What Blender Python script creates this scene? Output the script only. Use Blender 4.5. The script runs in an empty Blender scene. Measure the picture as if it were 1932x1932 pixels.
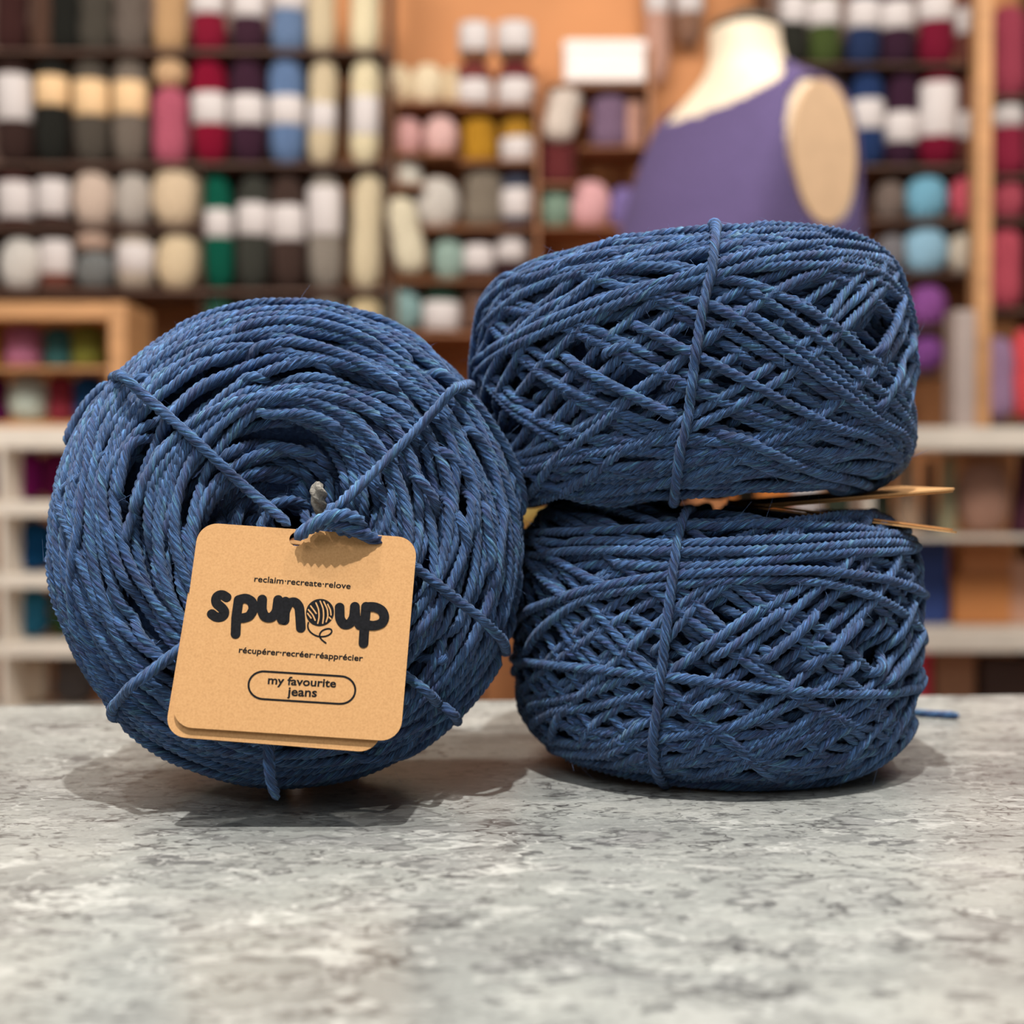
import bpy, math, random
import numpy as np
from mathutils import Vector, Matrix

# ---------------------------------------------------------------- camera, light, exposure
SC = bpy.context.scene
COL = SC.collection
FPX, HOR, CAMH = 2400.0, 920.0, 0.0706        # focal length in pixels, horizon row, lens height above the counter
cam_d = bpy.data.cameras.new('camera')
cam_d.sensor_width = 36.0
cam_d.lens = 36.0 * FPX / 1932.0
cam_d.clip_start = 0.01
cam_d.clip_end = 50
cam_d.dof.use_dof = True
cam_d.dof.focus_distance = 0.275
cam_d.dof.aperture_fstop = 10.8
cam = bpy.data.objects.new('camera', cam_d)
COL.objects.link(cam)
cam.location = (0, 0, CAMH)
PITCH = math.atan((966.0 - HOR) / FPX)
cam.rotation_euler = (math.pi / 2 - PITCH, 0, 0)
SC.camera = cam
CAM = np.array([0, 0, CAMH])

SC.view_settings.view_transform = 'Standard'
SC.view_settings.look = 'None'
SC.view_settings.gamma = 1.0
SC.view_settings.use_curve_mapping = False
SC.view_settings.exposure = 0.0

world = bpy.data.worlds.new('shop_ambient')
SC.world = world
world.use_nodes = True
wb = world.node_tree.nodes['Background']
wb.inputs[0].default_value = (1.0, 0.95, 0.88, 1)
wb.inputs[1].default_value = 0.16


def light(name, kind, loc, target, energy, color, size=0.1, size_y=None, spot=None, blend=0.4):
    d = bpy.data.lights.new(name, kind)
    d.energy = energy
    d.color = color
    if kind == 'AREA':
        d.size = size
        if size_y:
            d.shape = 'RECTANGLE'
            d.size_y = size_y
    else:
        d.shadow_soft_size = size
    if spot:
        d.spot_size = spot
        d.spot_blend = blend
    o = bpy.data.objects.new(name, d)
    COL.objects.link(o)
    o.location = loc
    o.rotation_euler = (Vector(target) - Vector(loc)).to_track_quat('-Z', 'Y').to_euler()
    return o


# track spots in the shop ceiling above the counter, and added fill panels shining from the counter side into the wall shelves
light('counter_spot', 'SPOT', (-0.04, -0.22, 1.72), (0.0, 0.30, 0), 168, (1.0, 0.98, 0.95), 0.018, spot=1.0)
light('counter_spot', 'SPOT', (-0.62, 0.05, 1.70), (0.0, 0.32, 0), 42, (1.0, 0.97, 0.93), 0.022, spot=1.0)
light('counter_spot', 'SPOT', (0.60, 0.10, 1.70), (0.0, 0.32, 0), 38, (1.0, 0.95, 0.89), 0.022, spot=1.0)
light('front_ceiling_panel', 'AREA', (-0.35, -0.75, 1.15), (0.0, 0.32, 0.05), 9, (0.93, 0.97, 1.0), 0.9, 0.6)
light('wall_fill_panel', 'AREA', (-0.75, 0.8, 1.65), (-0.55, 2.5, 0.0), 40, (1.0, 0.93, 0.84), 1.2, 0.5)
light('wall_fill_panel', 'AREA', (0.85, 0.8, 1.65), (0.65, 2.5, 0.0), 35, (1.0, 0.93, 0.84), 1.2, 0.5)

# ---------------------------------------------------------------- helpers
CP, SP = math.cos(PITCH), math.sin(PITCH)


def at(u, v, y):
    """point at depth y (metres in front of the lens) that stands at picture position u, v"""
    xc, yc = (u - 966.0) / FPX, (966.0 - v) / FPX
    d = np.array([xc, CP + yc * SP, -SP + yc * CP])
    return CAM + d * (y / d[1])


def to_px(P):
    q = np.asarray(P) - CAM
    zc = q[..., 1] * CP - q[..., 2] * SP
    yc = q[..., 1] * SP + q[..., 2] * CP
    return 966.0 + FPX * q[..., 0] / zc, 966.0 - FPX * yc / zc


def lin(c):
    c = np.asarray(c, float) / 255.0
    return np.where(c <= 0.04045, c / 12.92, ((c + 0.055) / 1.055) ** 2.4)


def rgba(c):
    l = lin(c)
    return (float(l[0]), float(l[1]), float(l[2]), 1.0)


def link(name, mesh, parent=None, mat=None, loc=(0, 0, 0)):
    o = bpy.data.objects.new(name, mesh)
    COL.objects.link(o)
    o.location = loc
    if parent is not None:
        o.parent = parent
    if mat is not None:
        if len(mesh.materials) == 0:
            mesh.materials.append(mat)
    return o


def tag(o, label, cat, group=None, kind=None):
    o['label'] = label
    o['category'] = cat
    if group:
        o['group'] = group
    if kind:
        o['kind'] = kind
    return o


def empty(name, loc, rz=0.0):
    o = bpy.data.objects.new(name, None)
    COL.objects.link(o)
    o.location = [float(a) for a in loc]
    o.rotation_euler = (0, 0, rz)
    o.empty_display_size = 0.02
    return o


def mesh_np(name, V, F, smooth=True, uv=None):
    """V (n,3), F (m,4) quads -> mesh, uv (m*4,2)"""
    V = np.ascontiguousarray(V, dtype=np.float32)
    F = np.ascontiguousarray(F, dtype=np.int32)
    me = bpy.data.meshes.new(name)
    k = F.shape[1]
    me.vertices.add(len(V))
    me.vertices.foreach_set('co', V.ravel())
    me.loops.add(F.size)
    me.loops.foreach_set('vertex_index', F.ravel())
    me.polygons.add(len(F))
    me.polygons.foreach_set('loop_start', np.arange(0, F.size, k, dtype=np.int32))
    me.update(calc_edges=True)
    me.polygons.foreach_set('use_smooth', np.full(len(F), smooth, dtype=bool))
    if uv is not None:
        l = me.uv_layers.new(name='ply')
        l.data.foreach_set('uv', np.ascontiguousarray(uv, dtype=np.float32).ravel())
    me.validate()
    return me


class MB:
    """collects polygons of one part"""
    def __init__(s):
        s.v, s.f = [], []

    def box(s, c, d, R=None):
        n = len(s.v)
        for x in (-.5, .5):
            for y in (-.5, .5):
                for z in (-.5, .5):
                    p = Vector((x * d[0], y * d[1], z * d[2]))
                    if R is not None:
                        p = R @ p
                    s.v.append((p[0] + c[0], p[1] + c[1], p[2] + c[2]))
        for q in ((0, 1, 3, 2), (4, 6, 7, 5), (0, 4, 5, 1), (2, 3, 7, 6), (0, 2, 6, 4), (1, 5, 7, 3)):
            s.f.append([n + i for i in q])
        return s

    def poly(s, pts):
        n = len(s.v)
        s.v += [tuple(float(a) for a in p) for p in pts]
        s.f.append(list(range(n, n + len(pts))))
        return s

    def lathe(s, prof, seg=24, c=(0, 0, 0), sx=1.0, sy=1.0):
        n = len(s.v)
        for (r, z) in prof:
            for i in range(seg):
                a = 2 * math.pi * i / seg
                s.v.append((c[0] + r * sx * math.cos(a), c[1] + r * sy * math.sin(a), c[2] + z))
        for j in range(len(prof) - 1):
            for i in range(seg):
                i2 = (i + 1) % seg
                s.f.append([n + j * seg + i, n + j * seg + i2, n + (j + 1) * seg + i2, n + (j + 1) * seg + i])
        s.f.append([n + i for i in range(seg)][::-1])
        s.f.append([n + (len(prof) - 1) * seg + i for i in range(seg)])
        return s

    def mesh(s, name, smooth=False):
        me = bpy.data.meshes.new(name)
        me.from_pydata(s.v, [], s.f)
        if smooth:
            me.polygons.foreach_set('use_smooth', [True] * len(me.polygons))
        me.update()
        return me

    def build(s, name, mat, parent=None, loc=(0, 0, 0), smooth=False, bevel=0):
        o = link(name, s.mesh(name, smooth), parent, mat, loc)
        if bevel:
            m = o.modifiers.new('bevel', 'BEVEL')
            m.width = bevel
            m.segments = 2
            m.limit_method = 'ANGLE'
        return o


# ---------------------------------------------------------------- materials
def new_mat(name):
    m = bpy.data.materials.new(name)
    m.use_nodes = True
    nt = m.node_tree
    return m, nt, nt.nodes, nt.links, nt.nodes['Principled BSDF']


def ramp(nd, stops):
    r = nd.new('ShaderNodeValToRGB')
    e = r.color_ramp.elements
    while len(e) > 1:
        e.remove(e[0])
    e[0].position, e[0].color = stops[0]
    for p, c in stops[1:]:
        x = e.new(p)
        x.color = c
    return r


def mixc(nd, ln, a, b, fac, mode='MIX'):
    m = nd.new('ShaderNodeMix')
    m.data_type = 'RGBA'
    m.blend_type = mode
    for sock, val in ((6, a), (7, b)):
        if isinstance(val, tuple):
            m.inputs[sock].default_value = val
        else:
            ln.new(val, m.inputs[sock])
    if isinstance(fac, (int, float)):
        m.inputs[0].default_value = fac
    else:
        ln.new(fac, m.inputs[0])
    return m.outputs[2]


def mnode(nd, ln, op, a, b=None, c=None):
    m = nd.new('ShaderNodeMath')
    m.operation = op
    for i, val in enumerate((a, b, c)):
        if val is None:
            continue
        if isinstance(val, (int, float)):
            m.inputs[i].default_value = val
        else:
            ln.new(val, m.inputs[i])
    return m.outputs[0]


def mat_plain(name, c, rough=0.7, noise=0.08, scale=30.0, stretch=(1, 1, 1), bump=0.0, metal=0.0):
    m, nt, nd, ln, p = new_mat(name)
    tc = nd.new('ShaderNodeTexCoord')
    mp = nd.new('ShaderNodeMapping')
    mp.inputs['Scale'].default_value = stretch
    ln.new(tc.outputs['Object'], mp.inputs[0])
    n = nd.new('ShaderNodeTexNoise')
    n.inputs['Scale'].default_value = scale
    n.inputs['Detail'].default_value = 5
    ln.new(mp.outputs[0], n.inputs['Vector'])
    c0 = np.array(lin(c))
    a = tuple(np.clip(c0 * (1 - noise * 2), 0, 1)) + (1.0,)
    b = tuple(np.clip(c0 * (1 + noise * 2), 0, 1)) + (1.0,)
    r = ramp(nd, [(0.3, a), (0.7, b)])
    ln.new(n.outputs['Fac'], r.inputs[0])
    ln.new(r.outputs[0], p.inputs['Base Color'])
    p.inputs['Roughness'].default_value = rough
    p.inputs['Metallic'].default_value = metal
    if bump:
        bp = nd.new('ShaderNodeBump')
        bp.inputs['Strength'].default_value = bump
        bp.inputs['Distance'].default_value = 0.001
        ln.new(n.outputs['Fac'], bp.inputs['Height'])
        ln.new(bp.outputs[0], p.inputs['Normal'])
    return m


def mat_yarn():
    m, nt, nd, ln, p = new_mat('denim_blue_yarn')
    uv = nd.new('ShaderNodeUVMap')
    uv.uv_map = 'ply'
    oi = nd.new('ShaderNodeObjectInfo')
    tc = nd.new('ShaderNodeTexCoord')
    # fibre streaks that run along the plies
    mp = nd.new('ShaderNodeMapping')
    mp.inputs['Scale'].default_value = (0.9, 34.0, 1)
    ln.new(uv.outputs[0], mp.inputs[0])
    off = nd.new('ShaderNodeCombineXYZ')
    ln.new(mnode(nd, ln, 'MULTIPLY', oi.outputs['Random'], 91.0), off.inputs[0])
    ln.new(off.outputs[0], mp.inputs['Location'])
    fib = nd.new('ShaderNodeTexNoise')
    fib.inputs['Scale'].default_value = 1.0
    fib.inputs['Detail'].default_value = 4
    fib.inputs['Roughness'].default_value = 0.65
    ln.new(mp.outputs[0], fib.inputs['Vector'])
    # heather: slow colour changes along the yarn
    mp2 = nd.new('ShaderNodeMapping')
    mp2.inputs['Scale'].default_value = (0.30, 4.0, 1)
    ln.new(uv.outputs[0], mp2.inputs[0])
    ln.new(off.outputs[0], mp2.inputs['Location'])
    hea = nd.new('ShaderNodeTexNoise')
    hea.inputs['Scale'].default_value = 1.0
    hea.inputs['Detail'].default_value = 3
    ln.new(mp2.outputs[0], hea.inputs['Vector'])
    r1 = ramp(nd, [(0.26, rgba((34, 50, 86))), (0.38, rgba((50, 66, 108))), (0.47, rgba((44, 74, 112))), (0.56, rgba((58, 90, 138))), (0.65, rgba((60, 102, 130))), (0.78, rgba((92, 116, 138)))])
    ln.new(hea.outputs['Fac'], r1.inputs[0])
    r2 = ramp(nd, [(0.34, (0.16, 0.18, 0.24, 1)), (0.5, (0.78, 0.80, 0.83, 1)), (0.64, (3.0, 2.9, 2.75, 1))])
    ln.new(fib.outputs['Fac'], r2.inputs[0])
    col = mixc(nd, ln, r1.outputs[0], r2.outputs[0], 1.0, 'MULTIPLY')
    # whole strands differ a little
    r3 = ramp(nd, [(0.0, (0.82, 0.84, 0.90, 1)), (1.0, (1.14, 1.12, 1.08, 1))])
    ln.new(oi.outputs['Random'], r3.inputs[0])
    col = mixc(nd, ln, col, r3.outputs[0], 1.0, 'MULTIPLY')
    ln.new(col, p.inputs['Base Color'])
    p.inputs['Roughness'].default_value = 0.85
    p.inputs['Specular IOR Level'].default_value = 0.25
    p.inputs['Sheen Weight'].default_value = 0.25
    p.inputs['Sheen Roughness'].default_value = 0.5
    p.inputs['Sheen Tint'].default_value = (0.65, 0.78, 1.0, 1)
    b = nd.new('ShaderNodeBump')
    b.inputs['Strength'].default_value = 1.0
    b.inputs['Distance'].default_value = 0.0005
    ln.new(fib.outputs['Fac'], b.inputs['Height'])
    ln.new(b.outputs[0], p.inputs['Normal'])
    return m


def mat_wool():
    """background yarn: colour of the object, wound strand relief"""
    m, nt, nd, ln, p = new_mat('shop_yarn')
    oi = nd.new('ShaderNodeObjectInfo')
    tc = nd.new('ShaderNodeTexCoord')
    n = nd.new('ShaderNodeTexNoise')
    n.inputs['Scale'].default_value = 60
    n.inputs['Detail'].default_value = 4
    ln.new(tc.outputs['Object'], n.inputs['Vector'])
    w = nd.new('ShaderNodeTexWave')
    w.inputs['Scale'].default_value = 55
    w.inputs['Distortion'].default_value = 3
    w.bands_direction = 'DIAGONAL'
    ln.new(tc.outputs['Object'], w.inputs['Vector'])
    r = ramp(nd, [(0.3, (0.75, 0.75, 0.75, 1)), (0.7, (1.15, 1.15, 1.15, 1))])
    ln.new(n.outputs['Fac'], r.inputs[0])
    col = mixc(nd, ln, oi.outputs['Color'], r.outputs[0], 1.0, 'MULTIPLY')
    ln.new(col, p.inputs['Base Color'])
    p.inputs['Roughness'].default_value = 0.9
    p.inputs['Specular IOR Level'].default_value = 0.2
    b = nd.new('ShaderNodeBump')
    b.inputs['Strength'].default_value = 0.6
    b.inputs['Distance'].default_value = 0.003
    ln.new(w.outputs['Fac'], b.inputs['Height'])
    ln.new(b.outputs[0], p.inputs['Normal'])
    return m


def mat_stone():
    m, nt, nd, ln, p = new_mat('grey_fossil_stone')
    tc = nd.new('ShaderNodeTexCoord')
    mp = nd.new('ShaderNodeMapping')
    mp.inputs['Rotation'].default_value = (0, 0, 0.22)
    mp.inputs['Scale'].default_value = (0.52, 1.0, 1.0)
    ln.new(tc.outputs['Object'], mp.inputs[0])

    def noise(scale, detail=4, vec=None, rough=0.55, dist=0.0):
        n = nd.new('ShaderNodeTexNoise')
        n.inputs['Scale'].default_value = scale
        n.inputs['Detail'].default_value = detail
        n.inputs['Roughness'].default_value = rough
        n.inputs['Distortion'].default_value = dist
        ln.new(vec if vec is not None else mp.outputs[0], n.inputs['Vector'])
        return n

    def warp(scale, amount):
        n = noise(scale, 3)
        s = nd.new('ShaderNodeVectorMath')
        s.operation = 'SUBTRACT'
        ln.new(n.outputs['Color'], s.inputs[0])
        s.inputs[1].default_value = (0.5, 0.5, 0.5)
        k = nd.new('ShaderNodeVectorMath')
        k.operation = 'SCALE'
        ln.new(s.outputs[0], k.inputs[0])
        k.inputs['Scale'].default_value = amount
        a = nd.new('ShaderNodeVectorMath')
        a.operation = 'ADD'
        ln.new(mp.outputs[0], a.inputs[0])
        ln.new(k.outputs[0], a.inputs[1])
        return a.outputs[0]

    base = noise(34, 8, warp(40, 0.03), 0.62)
    rb = ramp(nd, [(0.32, rgba((152, 152, 148))), (0.47, rgba((168, 169, 164))), (0.58, rgba((182, 182, 176))), (0.72, rgba((194, 193, 186)))])
    ln.new(base.outputs['Fac'], rb.inputs[0])
    col = rb.outputs[0]

    # darker drifts with a crisp edge
    big = noise(48, 7, warp(70, 0.03), 0.6, 0.5)
    rB = ramp(nd, [(0.56, (0, 0, 0, 1)), (0.575, (1, 1, 1, 1))])
    ln.new(big.outputs['Fac'], rB.inputs[0])
    col = mixc(nd, ln, col, rgba((138, 138, 135)), mnode(nd, ln, 'MULTIPLY', rB.outputs[0], 0.38))

    # fragments of several sizes: each a cell with a body and a darker or paler rim
    def frag(scale, warp_s, warp_a, size, share, colr, rim, amt):
        nonlocal col
        v = nd.new('ShaderNodeTexVoronoi')
        v.inputs['Scale'].default_value = scale
        v.inputs['Randomness'].default_value = 1.0
        ln.new(warp(warp_s, warp_a), v.inputs['Vector'])
        sep = nd.new('ShaderNodeSeparateColor')
        ln.new(v.outputs['Color'], sep.inputs[0])
        keep = mnode(nd, ln, 'LESS_THAN', sep.outputs[0], share)
        lim = mnode(nd, ln, 'MULTIPLY_ADD', sep.outputs[1], size * 0.75, size * 0.25)
        dist = mnode(nd, ln, 'SUBTRACT', lim, v.outputs['Distance'])

        def step(lo, hi):
            m_ = nd.new('ShaderNodeMapRange')
            m_.interpolation_type = 'SMOOTHSTEP'
            ln.new(dist, m_.inputs[0])
            m_.inputs[1].default_value = lo
            m_.inputs[2].default_value = hi
            return m_.outputs[0]
        inner = mnode(nd, ln, 'MULTIPLY', keep, step(0.0, 0.03))
        f = mnode(nd, ln, 'MULTIPLY', inner, mnode(nd, ln, 'MULTIPLY_ADD', sep.outputs[2], 0.7 * amt, 0.3 * amt))
        col = mixc(nd, ln, col, rgba(colr), f)
        if rim:
            edge = mnode(nd, ln, 'MULTIPLY', mnode(nd, ln, 'MULTIPLY', keep, step(-0.05, 0.0)), mnode(nd, ln, 'SUBTRACT', 1.0, step(0.02, 0.09)))
            col = mixc(nd, ln, col, rgba(rim), mnode(nd, ln, 'MULTIPLY', edge, 0.65 * amt))

    frag(58, 70, 0.036, 0.66, 0.30, (160, 159, 156), (90, 88, 87), 0.85)
    frag(100, 110, 0.026, 0.64, 0.26, (202, 201, 195), (126, 125, 122), 0.8)
    frag(150, 150, 0.018, 0.60, 0.20, (98, 97, 96), (204, 203, 198), 0.8)
    frag(230, 220, 0.012, 0.58, 0.22, (210, 209, 203), None, 0.65)
    frag(320, 280, 0.008, 0.56, 0.20, (88, 87, 86), None, 0.75)
    frag(520, 400, 0.005, 0.56, 0.24, (208, 208, 203), None, 0.55)
    frag(640, 460, 0.004, 0.56, 0.20, (92, 91, 90), None, 0.65)

    # dark seams and pale threads
    def seam(scale, wscale, wamt, width, colr, amt):
        nonlocal col
        n = noise(scale, 4, warp(wscale, wamt), 0.5)
        d = mnode(nd, ln, 'ABSOLUTE', mnode(nd, ln, 'SUBTRACT', n.outputs['Fac'], 0.5))
        r = nd.new('ShaderNodeMapRange')
        r.interpolation_type = 'SMOOTHSTEP'
        ln.new(d, r.inputs[0])
        r.inputs[1].default_value = width
        r.inputs[2].default_value = 0.0
        br = noise(scale * 1.7, 3)
        rr = ramp(nd, [(0.5, (0, 0, 0, 1)), (0.58, (1, 1, 1, 1))])
        ln.new(br.outputs['Fac'], rr.inputs[0])
        f = mnode(nd, ln, 'MULTIPLY', mnode(nd, ln, 'MULTIPLY', r.outputs[0], rr.outputs[0]), amt)
        col = mixc(nd, ln, col, rgba(colr), f)

    seam(30, 75, 0.035, 0.014, (80, 77, 76), 0.95)
    seam(46, 90, 0.028, 0.013, (88, 86, 84), 0.9)
    seam(70, 120, 0.020, 0.015, (92, 90, 88), 0.85)
    seam(38, 70, 0.032, 0.014, (218, 217, 211), 0.85)
    seam(85, 120, 0.016, 0.016, (214, 213, 208), 0.75)
    seam(120, 160, 0.012, 0.020, (98, 96, 94), 0.75)
    grain = noise(900, 3, tc.outputs['Object'])
    rg = ramp(nd, [(0.3, (0.88, 0.88, 0.88, 1)), (0.7, (1.1, 1.1, 1.1, 1))])
    ln.new(grain.outputs['Fac'], rg.inputs[0])
    col = mixc(nd, ln, col, rg.outputs[0], 1.0, 'MULTIPLY')
    col = mixc(nd, ln, col, (0.60, 0.605, 0.60, 1.0), 1.0, 'MULTIPLY')
    ln.new(col, p.inputs['Base Color'])
    p.inputs['Roughness'].default_value = 0.28
    p.inputs['Specular IOR Level'].default_value = 0.45
    return m


def mat_kraft():
    m, nt, nd, ln, p = new_mat('kraft_card')
    tc = nd.new('ShaderNodeTexCoord')
    n = nd.new('ShaderNodeTexNoise')
    n.inputs['Scale'].default_value = 2200
    n.inputs['Detail'].default_value = 4
    ln.new(tc.outputs['Object'], n.inputs['Vector'])
    r = ramp(nd, [(0.28, rgba((178, 133, 86))), (0.5, rgba((189, 143, 94))), (0.75, rgba((196, 151, 102)))])
    ln.new(n.outputs['Fac'], r.inputs[0])
    ln.new(r.outputs[0], p.inputs['Base Color'])
    p.inputs['Roughness'].default_value = 0.75
    p.inputs['Specular IOR Level'].default_value = 0.25
    return m


M_YARN = mat_yarn()
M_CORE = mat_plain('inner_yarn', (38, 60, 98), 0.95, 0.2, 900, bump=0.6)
M_GREY_END = mat_plain('grey_undyed_yarn', (140, 134, 124), 0.95, 0.12, 1500, bump=0.6)
M_STONE = mat_stone()
M_KRAFT = mat_kraft()
M_INK = mat_plain('black_ink', (16, 16, 19), 0.75, 0.25, 1800)
M_INK.node_tree.nodes['Principled BSDF'].inputs['Specular IOR Level'].default_value = 0.15
M_WOOL = mat_wool()
M_PAPER = mat_plain('white_paper_band', (196, 188, 187), 0.7, 0.03, 60)
M_TANPAPER = mat_plain('tan_paper_band', (218, 182, 138), 0.7, 0.04, 60)
M_WALL = mat_plain('tan_wall_paint', (196, 134, 88), 0.85, 0.04, 6)
M_FLOOR = mat_plain('shop_floor', (120, 100, 84), 0.5, 0.1, 8)
M_DWOOD = mat_plain('dark_walnut', (92, 66, 54), 0.6, 0.15, 14, (1, 8, 8))
M_WOOD = mat_plain('light_oak', (192, 142, 96), 0.6, 0.08, 14, (1, 8, 8))
M_MWOOD = mat_plain('brown_shelf_wood', (150, 100, 66), 0.6, 0.1, 14, (1, 8, 8))
M_WHITE = mat_plain('white_shelf_paint', (226, 216, 204), 0.5, 0.03, 20)
M_GREYPOST = mat_plain('grey_metal_post', (165, 150, 145), 0.45, 0.04, 30)
M_CREAM = mat_plain('cream_jersey', (226, 208, 184), 0.8, 0.04, 60)
M_ARM = mat_plain('beige_armhole_plate', (206, 172, 138), 0.75, 0.03, 40)
M_KNIT = mat_plain('purple_knit', (82, 68, 110), 0.9, 0.12, 160, (1, 1, 2.5), bump=0.8)
M_BLACK = mat_plain('dark_olive_cap', (52, 52, 44), 0.5, 0.1, 40)

# ---------------------------------------------------------------- room and counter
FLOOR_Z = -0.92
WALL_Y = 2.62


def struct(o):
    o['kind'] = 'structure'
    return o


struct(MB().box((0, 1.2, FLOOR_Z - 0.02), (4.6, 4.4, 0.04)).build('floor', M_FLOOR))
struct(MB().box((0, WALL_Y + 0.05, 0.55), (4.6, 0.1, 2.94)).build('wall_back', M_WALL))


def make_counter():
    ang = math.radians(3.7)
    R = Matrix.Rotation(ang, 3, 'Z')
    root = empty('stone_counter', (0.0, 0.0, FLOOR_Z), ang)
    tag(root, 'grey fossil-patterned polished stone counter under the blue yarn cakes', 'counter')
    # back edge passes through x=0 at depth 0.4225
    yb = 0.4225 * math.cos(ang)
    w, dpt = 2.4, 0.80
    MB().box((0, yb - dpt / 2, -FLOOR_Z - 0.015), (w, dpt, 0.03)).build('worktop', M_STONE, root, bevel=0.0015)
    MB().box((0, yb - dpt / 2, (-FLOOR_Z - 0.03) / 2), (w - 0.08, dpt - 0.06, -FLOOR_Z - 0.03)).build('cabinet_body', M_MWOOD, root)


make_counter()

# ---------------------------------------------------------------- yarn
RY = 0.00116            # radius of the yarn
rng = np.random.default_rng(7)


def gsm(a, sig):
    """gaussian smoothing along axis 0 with edge padding"""
    k = int(max(1, round(sig * 3)))
    x = np.arange(-k, k + 1)
    w = np.exp(-0.5 * (x / max(sig, 1e-6)) ** 2)
    w /= w.sum()
    a = np.asarray(a, float)
    if a.ndim == 1:
        return np.convolve(np.pad(a, k, mode='edge'), w, mode='valid')
    return np.stack([np.convolve(np.pad(a[:, i], k, mode='edge'), w, mode='valid') for i in range(a.shape[1])], 1)


def rope(P, N, rad, name, lobes=5, pitch=0.0092, nv=15, fine=0.00085, coarse=0.003, taper=True, center=None, allfine=False):
    """twisted yarn along the polyline P with normals N (same length); returns a mesh"""
    P = np.asarray(P, float)
    N = np.asarray(N, float)
    seg = np.linalg.norm(np.diff(P, axis=0), axis=1)
    L = np.concatenate([[0], np.cumsum(seg)])
    # ring spacing: fine where the strand can be seen from the front
    toc = CAM - P
    toc /= np.linalg.norm(toc, axis=1)[:, None]
    vis = (np.sum(toc * N, 1) > -0.35) | allfine
    dens = np.where(vis, 1.0 / fine, 1.0 / coarse)
    cd = np.concatenate([[0], np.cumsum(seg * 0.5 * (dens[1:] + dens[:-1]))])
    n = max(4, int(cd[-1]))
    t = np.interp(np.linspace(0, cd[-1], n), cd, L)
    Q = np.stack([np.interp(t, L, P[:, i]) for i in range(3)], 1)
    M = np.stack([np.interp(t, L, N[:, i]) for i in range(3)], 1)
    T = np.gradient(Q, axis=0)
    T /= np.linalg.norm(T, axis=1)[:, None] + 1e-12
    M = M - T * np.sum(M * T, 1)[:, None]
    M /= np.linalg.norm(M, axis=1)[:, None] + 1e-12
    B = np.cross(T, M)
    ph0 = rng.random() * 6.28
    ang = 2 * np.pi * np.arange(nv) / nv
    A = ang[None, :] - (2 * np.pi * t / pitch)[:, None] + ph0
    rr = rad * (0.87 + 0.21 * np.cos(lobes * ang))[None, :] * np.ones((n, 1))
    rr *= (1 + 0.07 * gsm(rng.standard_normal(n) * 2.2, 4))[:, None]
    if taper:
        e = np.minimum(t, t[-1] - t) / (rad * 1.2)
        rr *= np.sqrt(np.clip(e, 0.02, 1))[:, None]
    V = Q[:, None, :] + rr[..., None] * (np.cos(A)[..., None] * M[:, None, :] + np.sin(A)[..., None] * B[:, None, :])
    V = V.reshape(-1, 3)
    if center is not None:
        V = V - np.asarray(center)[None, :]
    i = np.arange(n - 1)[:, None]
    j = np.arange(nv)[None, :]
    j2 = (j + 1) % nv
    F = np.stack([i * nv + j, i * nv + j2, (i + 1) * nv + j2, (i + 1) * nv + j], -1).reshape(-1, 4)
    u = (t / 0.0035)
    vq = np.arange(nv + 1) / nv
    U0 = np.broadcast_to(u[:-1, None], (n - 1, nv))
    U1 = np.broadcast_to(u[1:, None], (n - 1, nv))
    V0 = np.broadcast_to(vq[None, :-1], (n - 1, nv))
    V1 = np.broadcast_to(vq[None, 1:], (n - 1, nv))
    uv = np.stack([np.stack([U0, V0], -1), np.stack([U0, V1], -1), np.stack([U1, V1], -1), np.stack([U1, V0], -1)], 2).reshape(-1, 2)
    return mesh_np(name, V, F, True, uv)


def free_rope(pts, rad, name, center, smooth=6, **kw):
    pts = np.asarray(pts, float)
    L = np.concatenate([[0], np.cumsum(np.linalg.norm(np.diff(pts, axis=0), axis=1))])
    n = max(20, int(L[-1] / 0.0004))
    t = np.linspace(0, L[-1], n)
    Q = np.stack([np.interp(t, L, pts[:, i]) for i in range(3)], 1)
    if smooth:
        Q0, Q1 = Q[0].copy(), Q[-1].copy()
        S = gsm(Q, smooth)
        w = np.clip(np.minimum(np.arange(n), np.arange(n)[::-1]) / (smooth * 2), 0, 1)[:, None]
        Q = S * w + Q * (1 - w)
    T = np.gradient(Q, axis=0)
    T /= np.linalg.norm(T, axis=1)[:, None]
    # parallel transport
    ref = np.array([0.1, -1.0, 0.25])
    M = np.zeros_like(Q)
    m = ref - T[0] * np.dot(ref, T[0])
    m /= np.linalg.norm(m)
    for k in range(n):
        m = m - T[k] * np.dot(m, T[k])
        m /= np.linalg.norm(m)
        M[k] = m
    return rope(Q, M, rad, name, center=center, allfine=True, **kw)


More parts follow.
